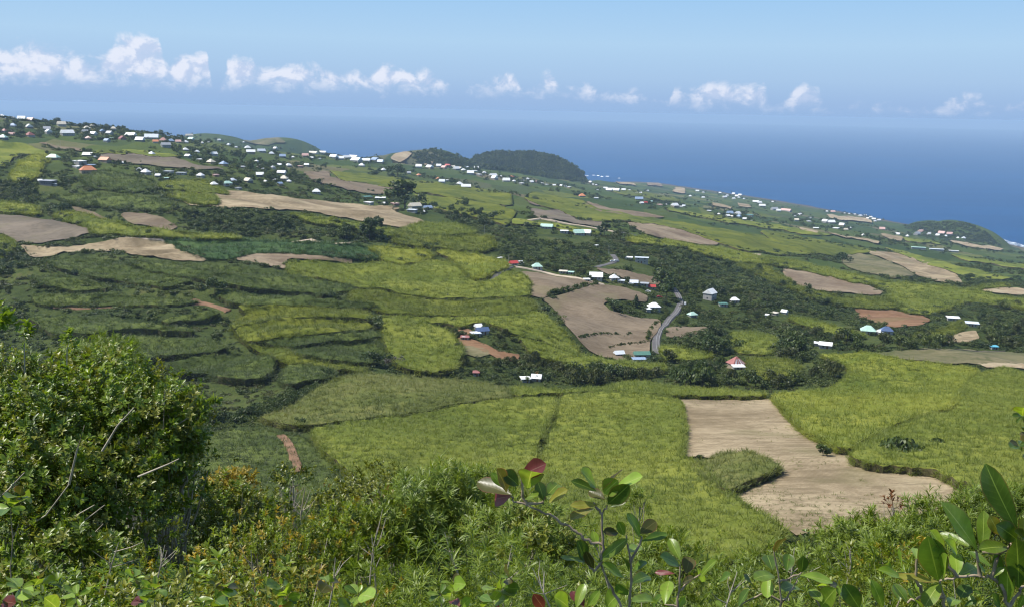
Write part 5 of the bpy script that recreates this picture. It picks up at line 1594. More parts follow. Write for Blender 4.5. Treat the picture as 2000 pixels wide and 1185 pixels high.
hedge([(1070, 578), (1090, 572), (1105, 570), (1130, 562), (1166, 555)], 60, 3.4, 'low hedge between the two brown fields')
hedge([(1131, 660), (1150, 656), (1185, 652), (1215, 655), (1240, 652)], 60, 2.0, 'short curved hedge in the large brown field', 'scrub_dark')
hedge([(1187, 680), (1205, 676), (1235, 672), (1270, 668)], 36, 2.2, 'weedy strip at the foot of the large brown field', 'scrub_olive')
hedge([(1306, 612), (1288, 627), (1274, 640), (1267, 655), (1264, 668)], 50, 2.6, 'bushes along the left verge of the winding road', 'scrub_green')
hedge([(1356, 600), (1346, 622), (1330, 640), (1312, 655)], 26, 2.2, 'bushes along the right verge of the winding road', 'scrub_dark')
hedge([(132, 470), (180, 463), (230, 460), (262, 466)], 60, 2.6, 'brown hedge under the grey brown stubble field', 'scrub_olive')
hedge([(1530, 562), (1560, 566), (1600, 575), (1650, 580)], 40, 3.0, 'hedge below the furrowed pinkish field', 'scrub_dark')

# single, recognisable trees: (kind, base px, py, height px, width factor, label, name)
for kd, px_, py_, hpx, wf, lab, nm in [
    ('tall_dark', 791, 408, 52, 1.5, 'tall dark tree towering over the white farm roofs', 'tree'), ('round_dark', 820, 402, 26, 1.0, 'rounded tree just right of the tall dark tree', 'tree'),
    ('round_dark', 776, 345, 25, 1.3, 'big dark clump above the upper cane field', 'tree'), ('cone_dark', 1242, 599, 24, 1.2, 'pointed dark tree in the brown field', 'tree'),
    ('round_dark', 1198, 607, 26, 1.2, 'round green tree left of the cross roofed house', 'tree'), ('round_dark', 1302, 582, 44, 1.1, 'big dark tree beside the red car', 'tree'), ('round_dark', 1294, 560, 40, 1.1, 'big dark tree at the top of the winding road', 'tree'),
    ('tall_dark', 1607, 893, 27, 1.5, 'lone dark shrub standing in the tan field', 'shrub'), ('round_dark', 736, 640, 26, 1.3, 'dark round tree on the third cane terrace', 'tree'),
    ('tall_dark', 722, 470, 42, 1.1, 'pointed dark tree rising from the centre clump', 'tree'), ('round_dark', 420, 573, 32, 1.1, 'dark tree above the upper cane terrace', 'tree'),
    ('round_dark', 591, 838, 26, 1.1, 'small dark tree at the corner of the near cane', 'tree'), ('low_dark', 880, 550, 12, 1.2, 'small dark bush alone in the large cane field', 'bush'),
    ('round_dark', 730, 715, 36, 1.1, 'dark tree below the fourth cane terrace', 'tree'), ('low_grey', 762, 712, 30, 1.1, 'greyish bare bush beside the dark tree', 'bush'), ('low_dark', 985, 766, 22, 1.5, 'dark bush on the cane edge below the white sheds', 'bush'),
    ('plume_dark', 1760, 893, 44, 1.9, 'large bluish grassy clump at the cane edge', 'reed_clump'), ('plume_dark', 1832, 878, 26, 1.5, 'small bluish grassy clump in the right cane field', 'reed_clump'),
    ('low_dark', 1722, 905, 22, 1.6, 'low bluish bush under the large grassy clump', 'bush'), ('low_dark', 1496, 777, 12, 1.2, 'small bush at the top corner of the tan field', 'bush'),
    ('round_dark', 1030, 446, 14, 1.5, 'dark bush left of the pale green barns', 'bush'), ('tall_dark', 1180, 462, 26, 1.3, 'dark tree right of the white barn', 'tree'), ('round_olive', 1212, 470, 24, 1.2, 'reddish brown tree at the corner of the wood belt', 'tree'),
    ('round_dark', 908, 405, 20, 1.2, 'dark tree in the fields right of the farm roofs', 'tree'), ('round_dark', 964, 432, 22, 1.3, 'dark tree at the right end of the hedge', 'tree'), ('low_dark', 725, 375, 10, 1.0, 'small tree on the upper brown field', 'tree'),
    ('round_dark', 622, 360, 12, 1.5, 'bush on the edge of the upper brown field', 'bush'), ('low_dark', 1732, 545, 12, 1.1, 'small round bush in the fallow patch, left of two', 'bush'), ('low_dark', 1774, 547, 12, 1.1, 'small round bush in the fallow patch, right of two', 'bush'),
    ('low_dark', 1677, 549, 10, 1.1, 'small bush above the furrowed field', 'bush'), ('round_dark', 1645, 515, 22, 1.2, 'dark tree at the left of the fallow patch', 'tree'), ('low_dark', 1702, 492, 8, 1.2, 'small tree on the edge of the curved tan field', 'tree'),
    ('low_dark', 1440, 500, 10, 1.2, 'small bush beside the thin yellow cane strip', 'bush'), ('round_dark', 1560, 690, 40, 1.2, 'big olive tree right of the small cane plot', 'tree'), ('round_olive', 1540, 705, 30, 1.4, 'spreading brownish tree above the small cane plot', 'tree'),
    ('round_dark', 1386, 690, 40, 1.2, 'large dark tree left of the rusty cottage', 'tree'), ('round_dark', 1412, 690, 36, 1.2, 'dark tree just behind the rusty cottage', 'tree'), ('round_green', 1350, 680, 26, 1.3, 'low spreading tree right of the road bend', 'tree'),
    ('plume_dark', 1340, 752, 42, 1.5, 'dark bamboo clump left of the rusty cottage', 'bamboo'), ('plume_dark', 1372, 755, 46, 1.4, 'second dark bamboo clump left of the rusty cottage', 'bamboo'), ('plume_olive', 1120, 750, 40, 1.4, 'yellow-green bamboo right of the white sheds', 'bamboo'),
    ('plume_olive', 1165, 750, 36, 1.4, 'yellow-green bamboo clump above the near cane', 'bamboo'), ('low_dark', 75, 560, 18, 1.2, 'dark bush on the left slope', 'bush'), ('low_dark', 232, 436, 16, 1.4, 'dark bush beside the domed brown field', 'bush'),
    ('low_dark', 120, 408, 20, 1.3, 'dark bush above the narrow brown patch', 'bush'), ('low_dark', 455, 415, 10, 1.3, 'small bush at the edge of the long tan field', 'bush'), ('round_dark', 1205, 735, 24, 1.6, 'bush right of the near bamboo', 'bush'),
    ('round_dark', 1275, 712, 20, 1.5, 'dark palm-like bush under the green roofed house', 'bush'), ('round_green', 1228, 705, 16, 1.2, 'dark shrub between the pale grey and the green roofed houses', 'bush')]:
    p = cast(px_, py_)[0]
    h = hpx * math.hypot(p[0], p[1]) / F * 1.03
    tree(kd, (p[0], p[1], p[2] - .15), h, wf, nm, lab, 'bush' if nm in ('bush', 'shrub', 'reed_clump') else 'tree')
print('trees', TREE_N[0])
PLACE = {g: l for _, _, _, _, l, g, _ in WOODS}
def short(g):
    for a_, b_ in (('trees of the ', 'the '), ('garden trees ', 'gardens '), ('trees between ', 'between '), ('trees in ', ''), ('trees at ', ''), ('trees above ', 'above '), ('trees below ', 'below '), ('trees right of ', 'right of '), ('bushes ', ''), ('trees on ', ''), ('trees towards ', 'slope towards '), ('bamboo clumps ', '')):
        if g.startswith(a_): return b_ + g[len(a_):]
    return g


tb = defaultdict(list)
SHP = {'round': 'rounded', 'low': 'low bushy', 'tall': 'tall', 'cone': 'pointed', 'plume': 'feathery'}
for g in PLACE:
    its = [t_ for t_ in TLOG if t_[0].get('group') == g]
    if not its: continue
    xs = [float(project(t_[4])[0]) for t_ in its]; hs = sorted(t_[2] for t_ in its); med = hs[len(hs) // 2]
    x0, x1 = min(xs), max(xs) + 1e-6
    for t_, x in zip(its, xs):
        zone = '' if len(its) < 10 else ['left part of ', 'middle of ', 'right part of '][int((x - x0) / (x1 - x0) * 2.999)]
        shp, colr = t_[1].split('_')
        pl = g.split(' ', 1)[1] if g.startswith('trees') else g
        tb[(f"{'large' if t_[2] >= med else 'small'} {SHP[shp]} {colr} {t_[3]}, {zone}{short(g)}")].append((x, t_[0]))
for lb, ls in tb.items():
    ls.sort(key=lambda q: q[0])
    for i, (x, o) in enumerate(ls):
        o['label'] = lb if len(ls) == 1 else ('leftmost ' if i == 0 else 'rightmost ' if i == len(ls) - 1 else ORD[min(i, 11)] + '-from-left ') + lb

# ------------------------------------------------------------------ forest on the far hill, headland scrub
q = px_sample([(922, 312), (960, 300), (1060, 302), (1100, 316), (1138, 342), (1142, 358), (1100, 352), (1000, 338), (940, 330)], 2200)
W = cast(q[:, 0], q[:, 1]); W = W[W[:, 1] > 3500]
s = rng.uniform(14, 24, len(W))
tag(scatter('hill_forest', 'far_tree', W - np.array([0, 0, 1.5]), zrot(len(W), .05), s), 'dense forest covering the rounded hill before the sea', 'forest')
q = px_sample([(1760, 440), (1800, 434), (1880, 432), (1930, 455), (1955, 482), (1900, 480), (1800, 465)], 700)
W = cast(q[:, 0], q[:, 1]); s = rng.uniform(6, 11, len(W))
tag(scatter('headland_scrub', 'far_tree', W - np.array([0, 0, 2.5]), zrot(len(W), .05), np.column_stack([s * 1.5, s * 1.5, s * .7])), 'low scrub over the dark headland at the shore', 'scrub')
q = px_sample([(800, 300), (850, 292), (900, 305), (940, 320), (940, 336), (850, 325), (815, 318)], 350)
W = cast(q[:, 0], q[:, 1]); W = W[W[:, 1] > 3000]; s = rng.uniform(9, 15, len(W))
tag(scatter('hill_scrub', 'far_tree', W - np.array([0, 0, 2.5]), zrot(len(W), .05), s), 'patchy scrub on the far eroded hill', 'scrub')
# hedges and tree lines across the far fields
q = px_sample([(560, 300), (760, 330), (1000, 345), (1150, 360), (1350, 385), (1500, 405), (1700, 440), (1950, 490), (2060, 500), (2060, 560), (1800, 520), (1500, 470), (1250, 425), (1000, 385), (700, 350)], 5200)
q = clear_of_houses(q)
W = cast(q[:, 0], q[:, 1])
nz = np.sin(W[:, 1] / 60 + 2.2 * np.sin(W[:, 0] / 260.0)) + .8 * np.sin(W[:, 0] / 95 + W[:, 1] / 140)
W = W[nz > .75]
s = rng.uniform(4, 8, len(W)) * np.clip(W[:, 1] / 2200, .7, 1.5)
tag(scatter('far_hedges', 'far_tree', W - np.array([0, 0, .6]), zrot(len(W), .05), np.column_stack([s * 1.4, s, s * .8])), 'lines of dark hedges across the far fields', 'hedge')

# ------------------------------------------------------------------ scrub over the uncultivated ground
N = 27000
yy = np.exp(rng.uniform(math.log(150), math.log(1500), N))
uu = rng.uniform(-.6, .6, N)
X3 = np.column_stack([uu * yy, yy, height(uu * yy, yy)])
qx, qy, _ = project(X3)
keep = np.ones(N, bool)
for poly in ROUGH: keep &= ~inpoly(qx, qy, poly)
for _, poly, _, _ in CF: keep &= ~inpoly(qx, qy + 4, poly)
for x, y, w_ in HP: keep &= ~((np.abs(qx - x) < w_ * .7) & (qy > y - w_ * .3) & (qy < y + w_ * .9))
X3 = X3[keep]; qx = qx[keep]; qy = qy[keep]
nz = relief(X3[:, 0] * 2.3 + 40, X3[:, 1] * 1.6)
cls = np.where(nz < -2.6, 0, np.where(nz < 1.5, 1, 2))
cls = np.where(rng.uniform(0, 1, len(cls)) < .25, rng.integers(0, 3, len(cls)), cls)
for k, (pn, lab) in enumerate([('scrub_dark', 'dark scrub and low trees between the fields'), ('scrub_green', 'green bushes covering the uncultivated slopes'), ('scrub_olive', 'olive and yellowish tall grass clumps between the fields')]):
    m_ = cls == k
    W = X3[m_]
    s = W[:, 1] * rng.uniform(.0035, .0085, len(W)) * (1.0 if k < 2 else .8)
    s = np.clip(s, .6, 6.5)
    tag(scatter('scrub', pn, W - np.array([0, 0, .25]), zrot(len(W), .12), np.column_stack([s * 1.35, s * 1.35, s * .75])), lab, 'scrub')
#==PART4==
rng = np.random.default_rng(78)
random.seed(12)
# ------------------------------------------------------------------ foreground shrubs
M['lf_glossy'] = leaf_mat('glossy green leaves', [(0, (0.056, 0.099, 0.011)), (.45, (0.117, 0.187, 0.018)), (.8, (0.215, 0.288, 0.028)), (1, (0.374, 0.389, 0.055))], rough=.38, spec=.45, trans=.34, jitter=.35)
M['lf_narrow'] = leaf_mat('narrow green leaves', [(0, (0.074, 0.114, 0.013)), (.5, (0.140, 0.202, 0.021)), (1, (0.264, 0.316, 0.036))], rough=.42, spec=.45, trans=.3, jitter=.35)
M['lf_lime'] = leaf_mat('lime green leaves', [(0, (0.066, 0.104, 0.011)), (.5, (0.167, 0.229, 0.018)), (1, (0.306, 0.340, 0.033))], rough=.42, spec=.4, trans=.32, jitter=.35)
M['lf_gold'] = leaf_mat('golden young leaves', [(0, (0.158, 0.132, 0.012)), (.5, (0.330, 0.252, 0.024)), (1, (0.475, 0.360, 0.056))], rough=.45, spec=.4, trans=.3, jitter=.35)
M['lf_olive'] = leaf_mat('olive leaves', [(0, (0.070, 0.086, 0.014)), (.5, (0.164, 0.187, 0.024)), (.9, (0.270, 0.273, 0.041)), (1, (0.369, 0.216, 0.046))], rough=.4, spec=.45, trans=.25, jitter=.4)
M['lf_dark'] = leaf_mat('dark leaves', [(0, (0.035, 0.061, 0.010)), (.5, (0.076, 0.117, 0.014)), (1, (0.158, 0.200, 0.026))], rough=.38, spec=.5, trans=.2, jitter=.4)
M['lf_red'] = leaf_mat('russet leaves', [(0, (.10, .03, .015)), (.5, (.18, .06, .025)), (1, (.22, .14, .04))], rough=.4, spec=.4, trans=.25, jitter=.4)


def twig(seed, nleaf, L, W, ang, stem, tipw=.6, bend=.18):
    r = np.random.default_rng(seed)
    t_ = r.uniform(0, 1, nleaf) ** tipw
    a = np.arange(nleaf) * 2.4 + r.uniform(0, .5, nleaf)
    an = ang * r.uniform(.65, 1.25, nleaf) * (1.15 - .5 * t_)
    B = np.stack([.003 * np.cos(a), .003 * np.sin(a), t_ * stem], -1)
    D = np.stack([np.cos(a) * np.sin(an), np.sin(a) * np.sin(an), np.cos(an)], -1)
    V, Q, T, li = leaves(B, D, L * r.uniform(.7, 1.2, nleaf), W * r.uniform(.8, 1.2, nleaf), bend=bend, fold=.18, rows=2)
    tint = np.clip(r.normal(.5, .22, nleaf) + .1 * t_, 0, 1)
    V2, Q2 = tube([(0, 0, -stem * .6), (0, 0, stem * .5), (0, 0, stem)], [.0035, .0025, .001], 3)
    return [(V, Q, T, tint[li]), (V2, Q2, NOT, .9)]


SPEC = {
    'glossy': ('lf_glossy', dict(nleaf=13, L=.068, W=.030, ang=1.15, stem=.12)),
    'olive': ('lf_olive', dict(nleaf=13, L=.062, W=.027, ang=1.1, stem=.13)),
    'dark': ('lf_dark', dict(nleaf=14, L=.066, W=.027, ang=1.15, stem=.13)),
    'narrow': ('lf_narrow', dict(nleaf=26, L=.105, W=.0125, ang=.95, stem=.16, bend=.35)),
    'lime': ('lf_lime', dict(nleaf=20, L=.055, W=.020, ang=1.0, stem=.14)),
    'gold': ('lf_gold', dict(nleaf=14, L=.06, W=.026, ang=1.0, stem=.11)),
    'red': ('lf_red', dict(nleaf=12, L=.06, W=.024, ang=1.0, stem=.11)),
    'broad': ('lf_glossy', dict(nleaf=9, L=.098, W=.044, ang=1.2, stem=.10)),
}
for nm, (mt, kw) in SPEC.items():
    obs = []
    for s in range(3):
        tm = leafy_mesh('twig', twig(700 + s, **kw)); obs.append(obj('twig_' + nm, tm, M[mt], link=False))
    proto('twig_' + nm, obs)


def eul(dirs):
    out = np.empty((len(dirs), 3))
    for i, d in enumerate(dirs):
        q = Vector(d).to_track_quat('Z', 'Y')
        e = (q.to_matrix() @ Matrix.Rotation(random.uniform(0, 6.28), 3, 'Z')).to_euler()
        out[i] = (e.x, e.y, e.z)
    return out


def foliage_points(C, R, n, r, lump=.30, seed=0):
    """points spread through the outer part of a lumpy dome"""
    d = r.normal(0, 1, (n, 3)); d /= np.linalg.norm(d, axis=1, keepdims=True)
    d[:, 2] = np.where(d[:, 2] < -.35, -d[:, 2], d[:, 2])
    ph = r.uniform(0, 6.28, 6)
    lf = 1 + lump * (np.sin(3.1 * d[:, 0] + ph[0]) * np.sin(3.7 * d[:, 1] + ph[1]) + .8 * np.sin(6.3 * d[:, 0] + ph[2] + 4 * d[:, 2]) * np.sin(5.5 * d[:, 1] + ph[3]) + .5 * np.sin(9 * d[:, 2] + 7 * d[:, 0] + ph[4]))
    rad = lf * (1 - .42 * r.uniform(0, 1, n) ** 2.0)
    pts = C + d * R * rad[:, None]
    out = d * np.array([1, 1, 1.1]) + np.array([0, 0, .55]) + r.normal(0, .38, (n, 3))
    return pts, out


def plant(base, clumps, mix, name, label, cat, seed, group=None, branches=10, bmat='bark_pale', dens=1.0, size=1.0, rad=.02, hollow=0):
    """clumps: (centre, (rx,ry,rz)); mix: {species: share}"""
    r = np.random.default_rng(seed)
    root = empty(name, tuple(base))
    tag(root, label, cat, group)
    base = np.array(base, float)
    pts = []; dirs = []
    for C, R in clumps:
        C = np.array(C, float); R = np.array(R, float)
        area = 4 * 3.14 * ((R[0] * R[1]) ** 1.6 + (R[0] * R[2]) ** 1.6 * 2) ** (1 / 1.6) / 3 ** (1 / 1.6)
        n = int(area * 150 * dens)
        p, d = foliage_points(C, R, n, r)
        g = height(p[:, 0], p[:, 1]); ok = p[:, 2] > g + .05
        pts.append(p[ok]); dirs.append(d[ok])
    pts = np.concatenate(pts); dirs = np.concatenate(dirs)
    names = list(mix); pr = np.array([mix[k] for k in names], float); pr /= pr.sum()
    # species vary in patches over the plant
    which = r.choice(len(names), len(pts), p=pr)
    for i, nm in enumerate(names):
        s = which == i
        if s.sum() < 3: continue
        scatter('foliage', 'twig_' + nm, pts[s] - base, eul(dirs[s]), size * .74 * r.uniform(.6, 1.4, s.sum()), parent=root)
    parts = []
    for C, R in clumps:
        C = np.array(C, float); R = np.array(R, float)
        mid = base + (C - base) * .5 + r.normal(0, .06, 3)
        V, Q = tube([base - (0, 0, .1), mid, C - np.array([0, 0, R[2] * .3])], [rad, rad * .8, rad * .55], 6)
        parts.append((V - base, Q, NOT, .5))
        for _ in range(max(1, int(branches / max(1, len(clumps) ** .5)))):
            d = r.normal(0, 1, 3); d[2] = abs(d[2]) * .9 + .1; d[1] -= .5; d /= np.linalg.norm(d)
            s0 = base + (C - base) * r.uniform(.55, 1)
            e = C + d * R * r.uniform(.8, 1.28)
            m_ = (s0 + e) / 2 + r.normal(0, .07, 3)
            V, Q = tube([s0, m_, e], [rad * .42, rad * .3, rad * .12], 5)
            parts.append((V - base, Q, NOT, .5))
    obj('branches', leafy_mesh('branches', parts), M[bmat], root)
    return root


def C_(px, py, y, rpx, rpy, ry=None):
    c = P(px, py, y)
    k = y * 1.05 / F
    return (tuple(c), (rpx * k, (ry or rpx) * k, rpy * k))


def ground(x, y): return (x, y, float(height(x, y)))


# the big tree at left
cl = [C_(60, 805, 9.6, 120, 100), C_(180, 790, 9.9, 100, 85), C_(260, 830, 9.2, 120, 100), C_(120, 900, 8.6, 150, 120), C_(310, 870, 9.4, 90, 100), C_(40, 1010, 8.0, 130, 130), C_(200, 1010, 8.4, 130, 110), C_(320, 960, 9.6, 62, 90), C_(-60, 900, 9.0, 120, 150), C_(100, 1120, 7.4, 140, 90), C_(350, 815, 9.3, 42, 36), C_(352, 950, 9.0, 50, 85)]
plant(ground(-3.6, 9.6), cl, {'glossy': .60, 'dark': .10, 'olive': .30}, 'tree', 'big glossy leaved tree filling the left foreground', 'tree', 21, branches=18, rad=.032, dens=.95)
plant(ground(-4.6, 12.6), [C_(195, 715, 12.8, 62, 46), C_(232, 722, 12.4, 40, 36)], {'narrow': 1}, 'tree', 'bluish green narrow leaved treetop behind the big left tree', 'tree', 22, branches=6, rad=.04, size=.8)
# twigs that stand clear of the crown
for i, (x0, y0, x1, y1, d_) in enumerate([(46, 700, 49, 652, 9.2), (128, 700, 134, 668, 9.4), (338, 810, 346, 778, 9.2), (352, 800, 400, 786, 9.2), (-6, 650, 4, 612, 8.8), (-10, 640, 12, 628, 8.8), (330, 880, 392, 862, 9.2)]):
    a, b_ = P(x0, y0, d_), P(x1, y1, d_)
    r = empty('twig', a); tag(r, ['thin upright twig above the big left tree', 'short twig above the crown of the big left tree, right of the upright one', 'upright twig at the right shoulder of the big left tree', 'leaning twig with bright leaves right of the big left tree', 'leafy twig entering at the left edge, upper', 'leafy twig entering at the left edge, lower', 'twig reaching out right of the big left tree'][i], 'twig')
    V, Q = tube([(0, 0, -.15), tuple((b_ - a) * .5), tuple(b_ - a)], [.007, .005, .003], 5)
    obj('stem', mesh_np('stem', V, [Q]), M['bark_pale'], r)
    n = 5
    pp = np.array([(b_ - a) * t_ for t_ in np.linspace(.75, 1.02, n)]) + rng.normal(0, .02, (n, 3))
    dd = np.tile(np.array((b_ - a).normalized()), (n, 1)) + rng.normal(0, .5, (n, 3))
    scatter('foliage', 'twig_glossy', pp, eul(dd), rng.uniform(.8, 1.1, n), parent=r)
# long pale bare branches in the big tree
for i, pth in enumerate([[(-20, 990), (20, 952), (48, 922)], [(62, 1142), (100, 1092), (160, 1020), (205, 985)], [(10, 1072), (50, 1030), (90, 1005), (135, 945)], [(78, 1110), (120, 1040), (150, 1005), (185, 985)], [(135, 945), (150, 880), (165, 830)], [(200, 880), (230, 830), (262, 795)], [(270, 930), (330, 905), (350, 895)], [(150, 1075), (180, 1045), (202, 1022)]]):
    p = [P(x, y, 7.6 - .06 * k) for k, (x, y) in enumerate(pth)]
    V, Q = tube([tuple(q - p[0]) for q in p], list(np.linspace(.010, .004, len(p))), 6)
    o = obj('bare_branch', mesh_np('bare_branch', V, [Q], True), M['bark_pale'], loc=p[0])
    tag(o, ['pale bare branch entering at the left edge', 'long pale bare branch leaning right, low in the big left tree', 'forked pale branch left of the long leaning one', 'pale branch beside the long leaning one', 'thin upright branch in the middle of the big left tree', 'thin leaning branch high in the big left tree', 'bare twig at the right side of the big left tree', 'short pale branch right of the long leaning one'][i], 'branch', 'bare branches in the big left tree')

# named shrubs of the middle
SH = [
    # clumps, mix, label, name
    ([C_(446, 960, 12.0, 48, 34), C_(470, 945, 12.2, 22, 20)], {'gold': 1}, 'golden leaved shrub top right of the big left tree', {}),
    ([C_(430, 1040, 10.5, 100, 90), C_(510, 1030, 11, 60, 60)], {'olive': .6, 'glossy': .4}, 'olive green shrub under the golden shrub top', {}),
    ([C_(572, 945, 12.0, 32, 20)], {'dark': .6, 'olive': .4}, 'sparse dark topped shrub on pale stems', dict(branches=14)),
    ([C_(740, 975, 13.0, 95, 36), C_(660, 1005, 12.5, 60, 34), C_(830, 980, 13.5, 60, 30)], {'olive': .8, 'dark': .2}, 'sparse olive shrub with greyish twigs at the cane edge', dict(branches=26, dens=.7)),
    ([C_(770, 990, 11.5, 26, 22)], {'red': 1}, 'small russet leaved shrub beside the willowy bush', {}),
    ([C_(860, 1020, 9.6, 110, 75), C_(930, 1000, 10, 70, 60), C_(800, 1050, 9.2, 80, 70)], {'narrow': 1}, 'large willowy bush with narrow bright leaves in the centre', dict(branches=8)),
    ([C_(700, 1060, 8.8, 90, 65), C_(640, 1090, 8.2, 60, 50)], {'lime': .9, 'gold': .1}, 'lime green shrub left of the willowy bush', {}),
    ([C_(520, 1110, 7.8, 95, 60)], {'olive': .55, 'lime': .45}, 'yellowish shrub in front of the olive shrub', dict(branches=20)),
    ([C_(1010, 1040, 9.0, 80, 52), C_(1060, 1080, 8.4, 70, 55)], {'olive': .5, 'narrow': .5}, 'shrub with drooping dark leaves right of the willowy bush', dict(branches=14)),
    ([C_(1290, 1120, 8.6, 90, 45)], {'narrow': .7, 'lime': .3}, 'light green narrow leaved shrub under the near cane', {}),
    ([C_(1560, 1140, 10.5, 90, 46), C_(1480, 1152, 10, 80, 40)], {'narrow': .75, 'dark': .25}, 'green narrow leaved shrub left of the tan field corner', {}),
    ([C_(1705, 1094, 9.6, 95, 56), C_(1775, 1095, 9.0, 80, 62), C_(1668, 1062, 10, 32, 28)], {'narrow': .85, 'dark': .15}, 'dense green narrow leaved shrub below the tan field', {}),
    ([C_(1900, 1045, 9.8, 100, 56), C_(1830, 1060, 9.6, 60, 50), C_(1990, 1020, 10, 70, 56)], {'narrow': .9, 'lime': .1}, 'dense green narrow leaved shrub at the right below the cane', {}),
    ([C_(1745, 988, 10.6, 18, 10)], {'red': 1}, 'russet leaved shrub top standing out above the right shrubs', {}),
    ([C_(1740, 1130, 7.4, 70, 50)], {'lime': .7, 'gold': .3}, 'yellowish feathery shrub between the right shrubs and the big leaves', {}),
    ([C_(1250, 985, 12, 18, 14)], {'narrow': 1}, 'small narrow leaved shrub top against the near cane', {}),
]
for i, (cl, mix, lab, kw) in enumerate(SH):
    c0 = cl[0][0]
    plant(ground(c0[0], c0[1] + .1), cl, mix, 'shrub', lab, 'shrub', 100 + i, group='foreground shrubs', **{**dict(branches=8, dens=.9), **kw})

# rows of lower shrubs that carpet the slope in front of the camera
BORD = np.array([(-200, 1015), (350, 1015), (400, 990), (470, 1010), (560, 1000), (640, 985), (700, 980), (800, 995), (900, 1010), (1000, 1050), (1100, 1070), (1200, 1090), (1300, 1125), (1400, 1150), (1480, 1155), (1560, 1140), (1640, 1115), (1750, 1085), (1850, 1066), (1950, 1035), (2200, 1010)])
rows = []
for ri, y in enumerate([4.6, 5.8, 7.2, 9.0, 11.2, 13.8, 17.0]):
    step = .50 * y ** .62
    x = -y * .62 + rng.uniform(0, step)
    while x < y * .62:
        px_ = 1000 + F * x / y * .97
        top = np.interp(px_, BORD[:, 0], BORD[:, 1])
        tpy = 1155 + (top - 1155) * ((y - 4.6) / (17.0 - 4.6)) ** .60 + abs(rng.normal(0, 10))
        rows.append((ri, px_, tpy, y + rng.normal(0, .25), step))
        x += step * rng.uniform(.85, 1.15)
LBL = {'glossy': 'glossy leaved', 'olive': 'olive leaved', 'dark': 'dark leaved', 'narrow': 'narrow leaved', 'lime': 'lime green', 'broad': 'broad leaved', 'red': 'russet tipped'}
row_by = defaultdict(list)
for i, (ri, px_, tpy, y, step) in enumerate(rows):
    if px_ < 400: mixs = [{'glossy': .7, 'dark': .3}, {'olive': .7, 'glossy': .3}, {'lime': .5, 'glossy': .5}]
    elif px_ < 1000: mixs = [{'glossy': .6, 'olive': .4}, {'lime': .9, 'glossy': .1}, {'olive': .7, 'red': .12, 'lime': .2}, {'glossy': 1}, {'lime': .7, 'gold': .3}, {'narrow': .9, 'lime': .1}]
    elif px_ < 1450: mixs = [{'glossy': .6, 'lime': .4}, {'olive': .6, 'glossy': .4}, {'narrow': .7, 'lime': .3}]
    else: mixs = [{'narrow': .8, 'dark': .2}, {'lime': .7, 'narrow': .3}, {'olive': .6, 'narrow': .4}]
    mix = mixs[int(rng.integers(len(mixs)))]
    rx = step * .78; rz = step * .62
    c = P(px_, tpy, y); cz = c.z - rz * 1.12 - .05
    cl = [((c.x, y, cz), (rx, rx, rz)), ((c.x + rng.normal(0, .25), y + .25, cz - rz * .6), (rx * .9, rx * .9, rz))]
    o = plant(ground(c.x, y + .1), cl, mix, 'shrub', None, 'shrub', 400 + i, group='low shrubs carpeting the foreground slope', branches=16, dens=.62 if y < 9 else .5, rad=.014, size=(1.0 if y < 10 else 1.15) * random.uniform(.66, 1.02) * (.85 if 'narrow' in mix else 1))
    row_by[(ri, max(mix, key=mix.get))].append((px_, o))
RW = ['in the frontmost row at the bottom edge', 'in the second row from the bottom edge', 'in the third row of the slope', 'in the fourth row of the slope', 'in the fifth row of the slope', 'in the row before the last', 'in the last row before the fields']
for (ri, sp), ls in row_by.items():
    ls.sort(key=lambda q: q[0])
    for i, (_, o) in enumerate(ls):
        pre = '' if len(ls) == 1 else ('leftmost ' if i == 0 else 'rightmost ' if i == len(ls) - 1 else ORD[i] + '-from-left ')
        o['label'] = f"{pre}{LBL[sp]} shrub {RW[ri]}"
# low growth on the bare soil between the stems
n = 9000
yy = rng.uniform(2.5, 26, n); uu = rng.uniform(-.62, .62, n)
pp = np.column_stack([uu * yy, yy, height(uu * yy, yy) + .05])
dd = rng.normal(0, .4, (n, 3)) + np.array([0, 0, 1])
tag(scatter('ground_cover', 'twig_olive', pp, eul(dd), rng.uniform(1.5, 3.2, n)), 'low leafy ground cover under the foreground shrubs', 'ground cover')
n = 5200
yy = rng.uniform(22, 150, n) ; uu = rng.uniform(-.62, .62, n)
pp = np.column_stack([uu * yy, yy, height(uu * yy, yy) - .2])
s = rng.uniform(1.0, 2.2, n)
tag(scatter('slope_scrub', 'scrub_green', pp, zrot(n, .1), s), 'green scrub on the steep slope below the foreground shrubs', 'scrub')

